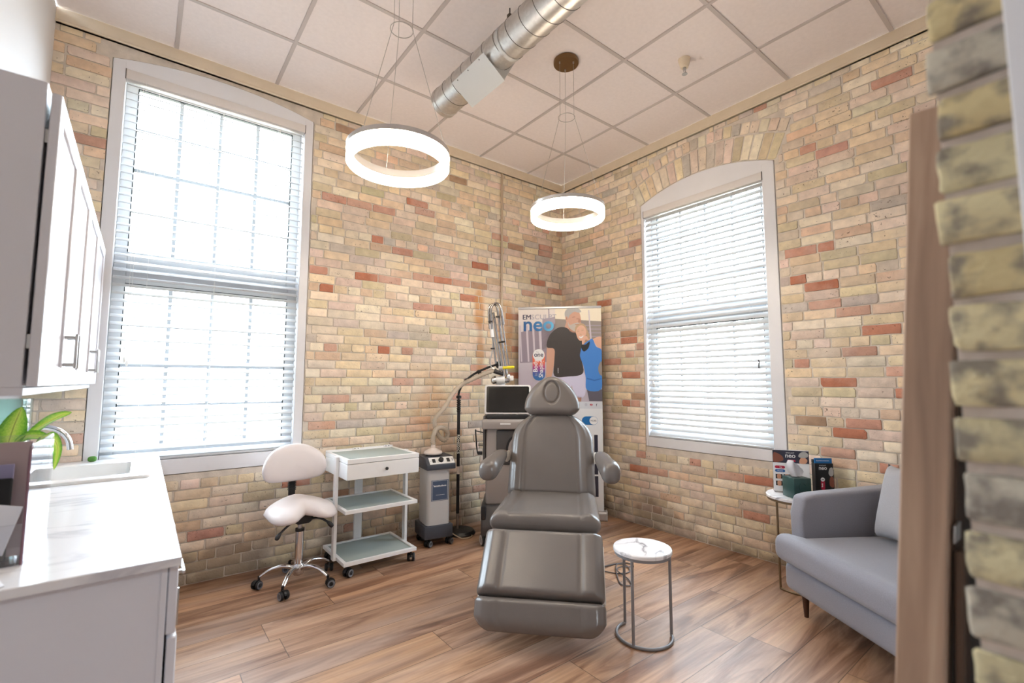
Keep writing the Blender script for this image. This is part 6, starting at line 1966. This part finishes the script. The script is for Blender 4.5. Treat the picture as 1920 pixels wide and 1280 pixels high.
# ================================================================== CEILING FITTINGS
M['glow'] = mat('lit_ring_diffuser', rgb(255, 244, 226), 0.5, emit=(1.0, 0.86, 0.68, 1), estr=LAMP)
M['lamp_metal'] = mat('satin_aluminium_ring', rgb(202, 198, 196), 0.3, 0.85)
M['bronze'] = mat('brushed_bronze_canopy', rgb(126, 98, 66), 0.35, 0.75)
M['wire'] = mat('steel_suspension_wire', rgb(176, 170, 164), 0.35, 0.6)
def pendant(cx, cy, z, label, a0):
    """z: height of the underside of the ring"""
    t = root('pendant_light', (cx, cy, z))
    tag(t, label, 'pendant light', 'round LED pendants')
    Ro, Ri = 0.245, 0.217
    b = MB(); b.lathe([(Ri, 0.0), (Ro - 0.003, 0.0), (Ro, 0.004), (Ro, 0.062), (Ri, 0.062), (Ri, 0.006)], seg=72, ring=True); b.build('diffuser', M['glow'], t)
    b = MB(); b.lathe([(Ri - 0.0015, 0.044), (Ri + 0.002, 0.0625), (Ro - 0.002, 0.0625), (Ro + 0.0015, 0.060), (Ro + 0.0015, 0.084), (Ri - 0.0015, 0.084)], seg=72, ring=True); b.build('ring_housing', M['lamp_metal'], t)
    zt, zs = H - 0.004 - z, 0.715
    b = MB(); b.lathe([(0.0, zt - 0.022), (0.084, zt - 0.022), (0.086, zt - 0.018), (0.086, zt + 0.002), (0.0, zt + 0.002)], seg=40); b.build('canopy', M['bronze'], t)
    b = MB(); b.tube([(0.056 * cos(a), 0.056 * sin(a), zs) for a in [2 * pi * k / 40 for k in range(40)]], 0.0022, 6, True); b.build('spreader_ring', M['wire'], t)
    for k in range(3):
        a = a0 + 2 * pi * k / 3
        b = MB()
        b.tube([(0.054 * cos(a), 0.054 * sin(a), zt - 0.02), (0.054 * cos(a), 0.054 * sin(a), zs)], 0.0013, 6)
        b.tube([(0.054 * cos(a), 0.054 * sin(a), zs), (0.231 * cos(a), 0.231 * sin(a), 0.083)], 0.0013, 6)
        b.lathe([(0.0, 0.0), (0.005, 0.0), (0.005, 0.016), (0.0, 0.018)], (0.231 * cos(a), 0.231 * sin(a), 0.0835), 8)
        b.lathe([(0.0, 0.0), (0.005, 0.0), (0.005, 0.012), (0.0, 0.012)], (0.054 * cos(a), 0.054 * sin(a), zt - 0.034), 8)
        b.build('suspension_wire', M['wire'], t)
pendant(-2.700, -1.640, 2.335, 'glowing ring pendant nearer the camera, hanging before the left window', radians(-38))
pendant(-1.445, -1.540, 2.375, 'glowing ring pendant farther away, hanging above the treatment chair', radians(52))

# ---- spiral duct
def galv():
    m, t, b = nt('galvanized_steel')
    tc = node(t, 'ShaderNodeTexCoord')
    v = node(t, 'ShaderNodeTexVoronoi'); v.inputs['Scale'].default_value = 55
    t.links.new(tc.outputs['Object'], v.inputs['Vector'])
    r = node(t, 'ShaderNodeMapRange'); r.inputs[3].default_value = 0.34; r.inputs[4].default_value = 0.42
    sp = node(t, 'ShaderNodeSeparateXYZ'); t.links.new(v.outputs['Color'], sp.inputs[0])
    t.links.new(sp.outputs['X'], r.inputs[0]); t.links.new(r.outputs[0], b.inputs['Roughness'])
    mx = node(t, 'ShaderNodeMixRGB'); mx.inputs[1].default_value = rgb(188, 184, 180); mx.inputs[2].default_value = rgb(200, 197, 192)
    t.links.new(sp.outputs['Y'], mx.inputs[0]); t.links.new(mx.outputs[0], b.inputs['Base Color'])
    b.inputs['Metallic'].default_value = 0.9
    return m
M['galv'] = galv()
M['damper'] = mat('grey_sheet_metal', rgb(196, 196, 194), 0.45, 0.35)
M['dark_iron'] = mat('dark_iron', rgb(70, 62, 54), 0.5, 0.5)
M['seam_dark'] = mat('duct_lock_seam', rgb(112, 108, 104), 0.4, 0.8)
dx, dz, dr_ = -2.03, 3.286, 0.100
dt = root('air_duct', (dx, -0.88, dz))
tag(dt, 'round galvanized spiral duct with a boxed outlet hanging under the ceiling', 'duct')
b = MB(); b.lathe([(0.0, 0.0), (dr_ - 0.004, 0.0), (dr_, -0.004), (dr_, -2.735), (0.0, -2.735)], seg=56, axis='y'); b.build('pipe', M['galv'], dt)
b = MB()
pitch = 0.118
b.tube([((dr_ + 0.0008) * cos(a), -0.10 - pitch * a / (2 * pi), (dr_ + 0.0008) * sin(a)) for a in [2 * pi * k / 40 for k in range(40 * 21)]], 0.0018, 5)
b.build('spiral_seam', M['seam_dark'], dt)
b = MB(); b.lathe([(dr_, -0.006), (dr_ + 0.004, -0.008), (dr_ + 0.004, -0.045), (dr_, -0.047)], seg=56, axis='y', ring=True); b.build('end_collar', M['galv'], dt)
# boxed outlet: cross-section corners measured square to the duct
ya, yb = -1.55 + 0.88, -1.20 + 0.88
c4 = [(-2.109 - dx, 3.230 - dz), (-1.980 - dx, 3.143 - dz), (-1.888 - dx, 3.305 - dz), (-2.017 - dx, 3.392 - dz)]
sh4 = Vector((-0.494, 0, -0.870)) * 0.016
c4 = [(q[0] + sh4.x, q[1] + sh4.z) for q in c4[:2]] + c4[2:]
b = MB(); b.prism([c4[0], c4[1], c4[2], (-1.96 - dx, 3.35 - dz), (-2.03 - dx, 3.29 - dz)], ya, yb, 'y', 0.002, 1); ob_ = b.build('outlet_box', M['damper'], dt)
n2 = Vector((c4[1][0] - c4[0][0], 0, c4[1][1] - c4[0][1])).normalized()
nn = Vector((-(c4[2][0] - c4[1][0]), 0, -(c4[2][1] - c4[1][1]))).normalized()
b = MB()
P_ = [Vector((c4[0][0], 0, c4[0][1])) - n2 * 0.034, Vector((c4[1][0], 0, c4[1][1])) + n2 * 0.004]
lo = [(q.x + nn.x * 0.001, y, q.z + nn.z * 0.001) for q, y in ((P_[0], ya - 0.006), (P_[1], ya - 0.006), (P_[1], yb + 0.006), (P_[0], yb + 0.006))]
hi = [(x + nn.x * 0.004, y, z + nn.z * 0.004) for x, y, z in lo]
b.loft([lo, hi]); b.build('cover_plate', M['damper'], ob_)
for f in (0.15, 0.5, 0.85):
    q = P_[0] + n2 * 0.012 + nn * 0.004
    b = MB(); b.ell((q.x, ya + (yb - ya) * f, q.z), 0.004, 0.004, 0.004, 10, 6); b.build('screw', M['dark_iron'], ob_)
# strap hanger
sy = -1.66 + 0.88
b = MB()
stp = [(dr_ + 0.003) * 1 for _ in range(1)]
ring_ = [((dr_ + 0.0025) * cos(a), (dr_ + 0.0025) * sin(a)) for a in [radians(150 + 240 * k / 40) for k in range(41)]]
path = [(0.0, 0.165)] + ring_ + [(0.0, 0.165)]
lo = [(x, sy - 0.014, z) for x, z in path]; hi = [(x, sy + 0.014, z) for x, z in path]
va = [b.v(p) for p in lo]; vb = [b.v(p) for p in hi]
for k in range(len(va) - 1): b.f([va[k], va[k + 1], vb[k + 1], vb[k]])
b.build('hanger_strap', M['damper'], dt, smooth=60)
b = MB(); b.box(-0.013, 0.013, sy - 0.013, sy + 0.013, 0.150, 0.178, 0.003, 1); b.build('hanger_nut', M['dark_iron'], dt)
b = MB(); b.cyl((0, sy, 0.17), (0, sy, H - dz + 0.003), 0.004, seg=10); b.build('hanger_rod', M['dark_iron'], dt)

# ---- sprinkler
sp_ = root('sprinkler', (-0.815, -2.052, H))
tag(sp_, 'small cream ceiling sprinkler between the grid bars', 'sprinkler')
b = MB(); b.lathe([(0.0, 0.002), (0.040, 0.002), (0.038, -0.012), (0.030, -0.045), (0.024, -0.060), (0.0, -0.060)], seg=28); b.build('escutcheon', M['cream_trim'], sp_)
b = MB(); b.lathe([(0.0, -0.06), (0.012, -0.06), (0.012, -0.072), (0.0, -0.072)], seg=16)
b.tube([(0.010, 0, -0.07), (0.014, 0, -0.085), (0.004, 0, -0.103)], 0.0028, 8); b.tube([(-0.010, 0, -0.07), (-0.014, 0, -0.085), (-0.004, 0, -0.103)], 0.0028, 8)
b.lathe([(0.0, -0.103), (0.018, -0.104), (0.018, -0.107), (0.0, -0.107)], seg=20); b.build('sprinkler_head', M['steel'], sp_)
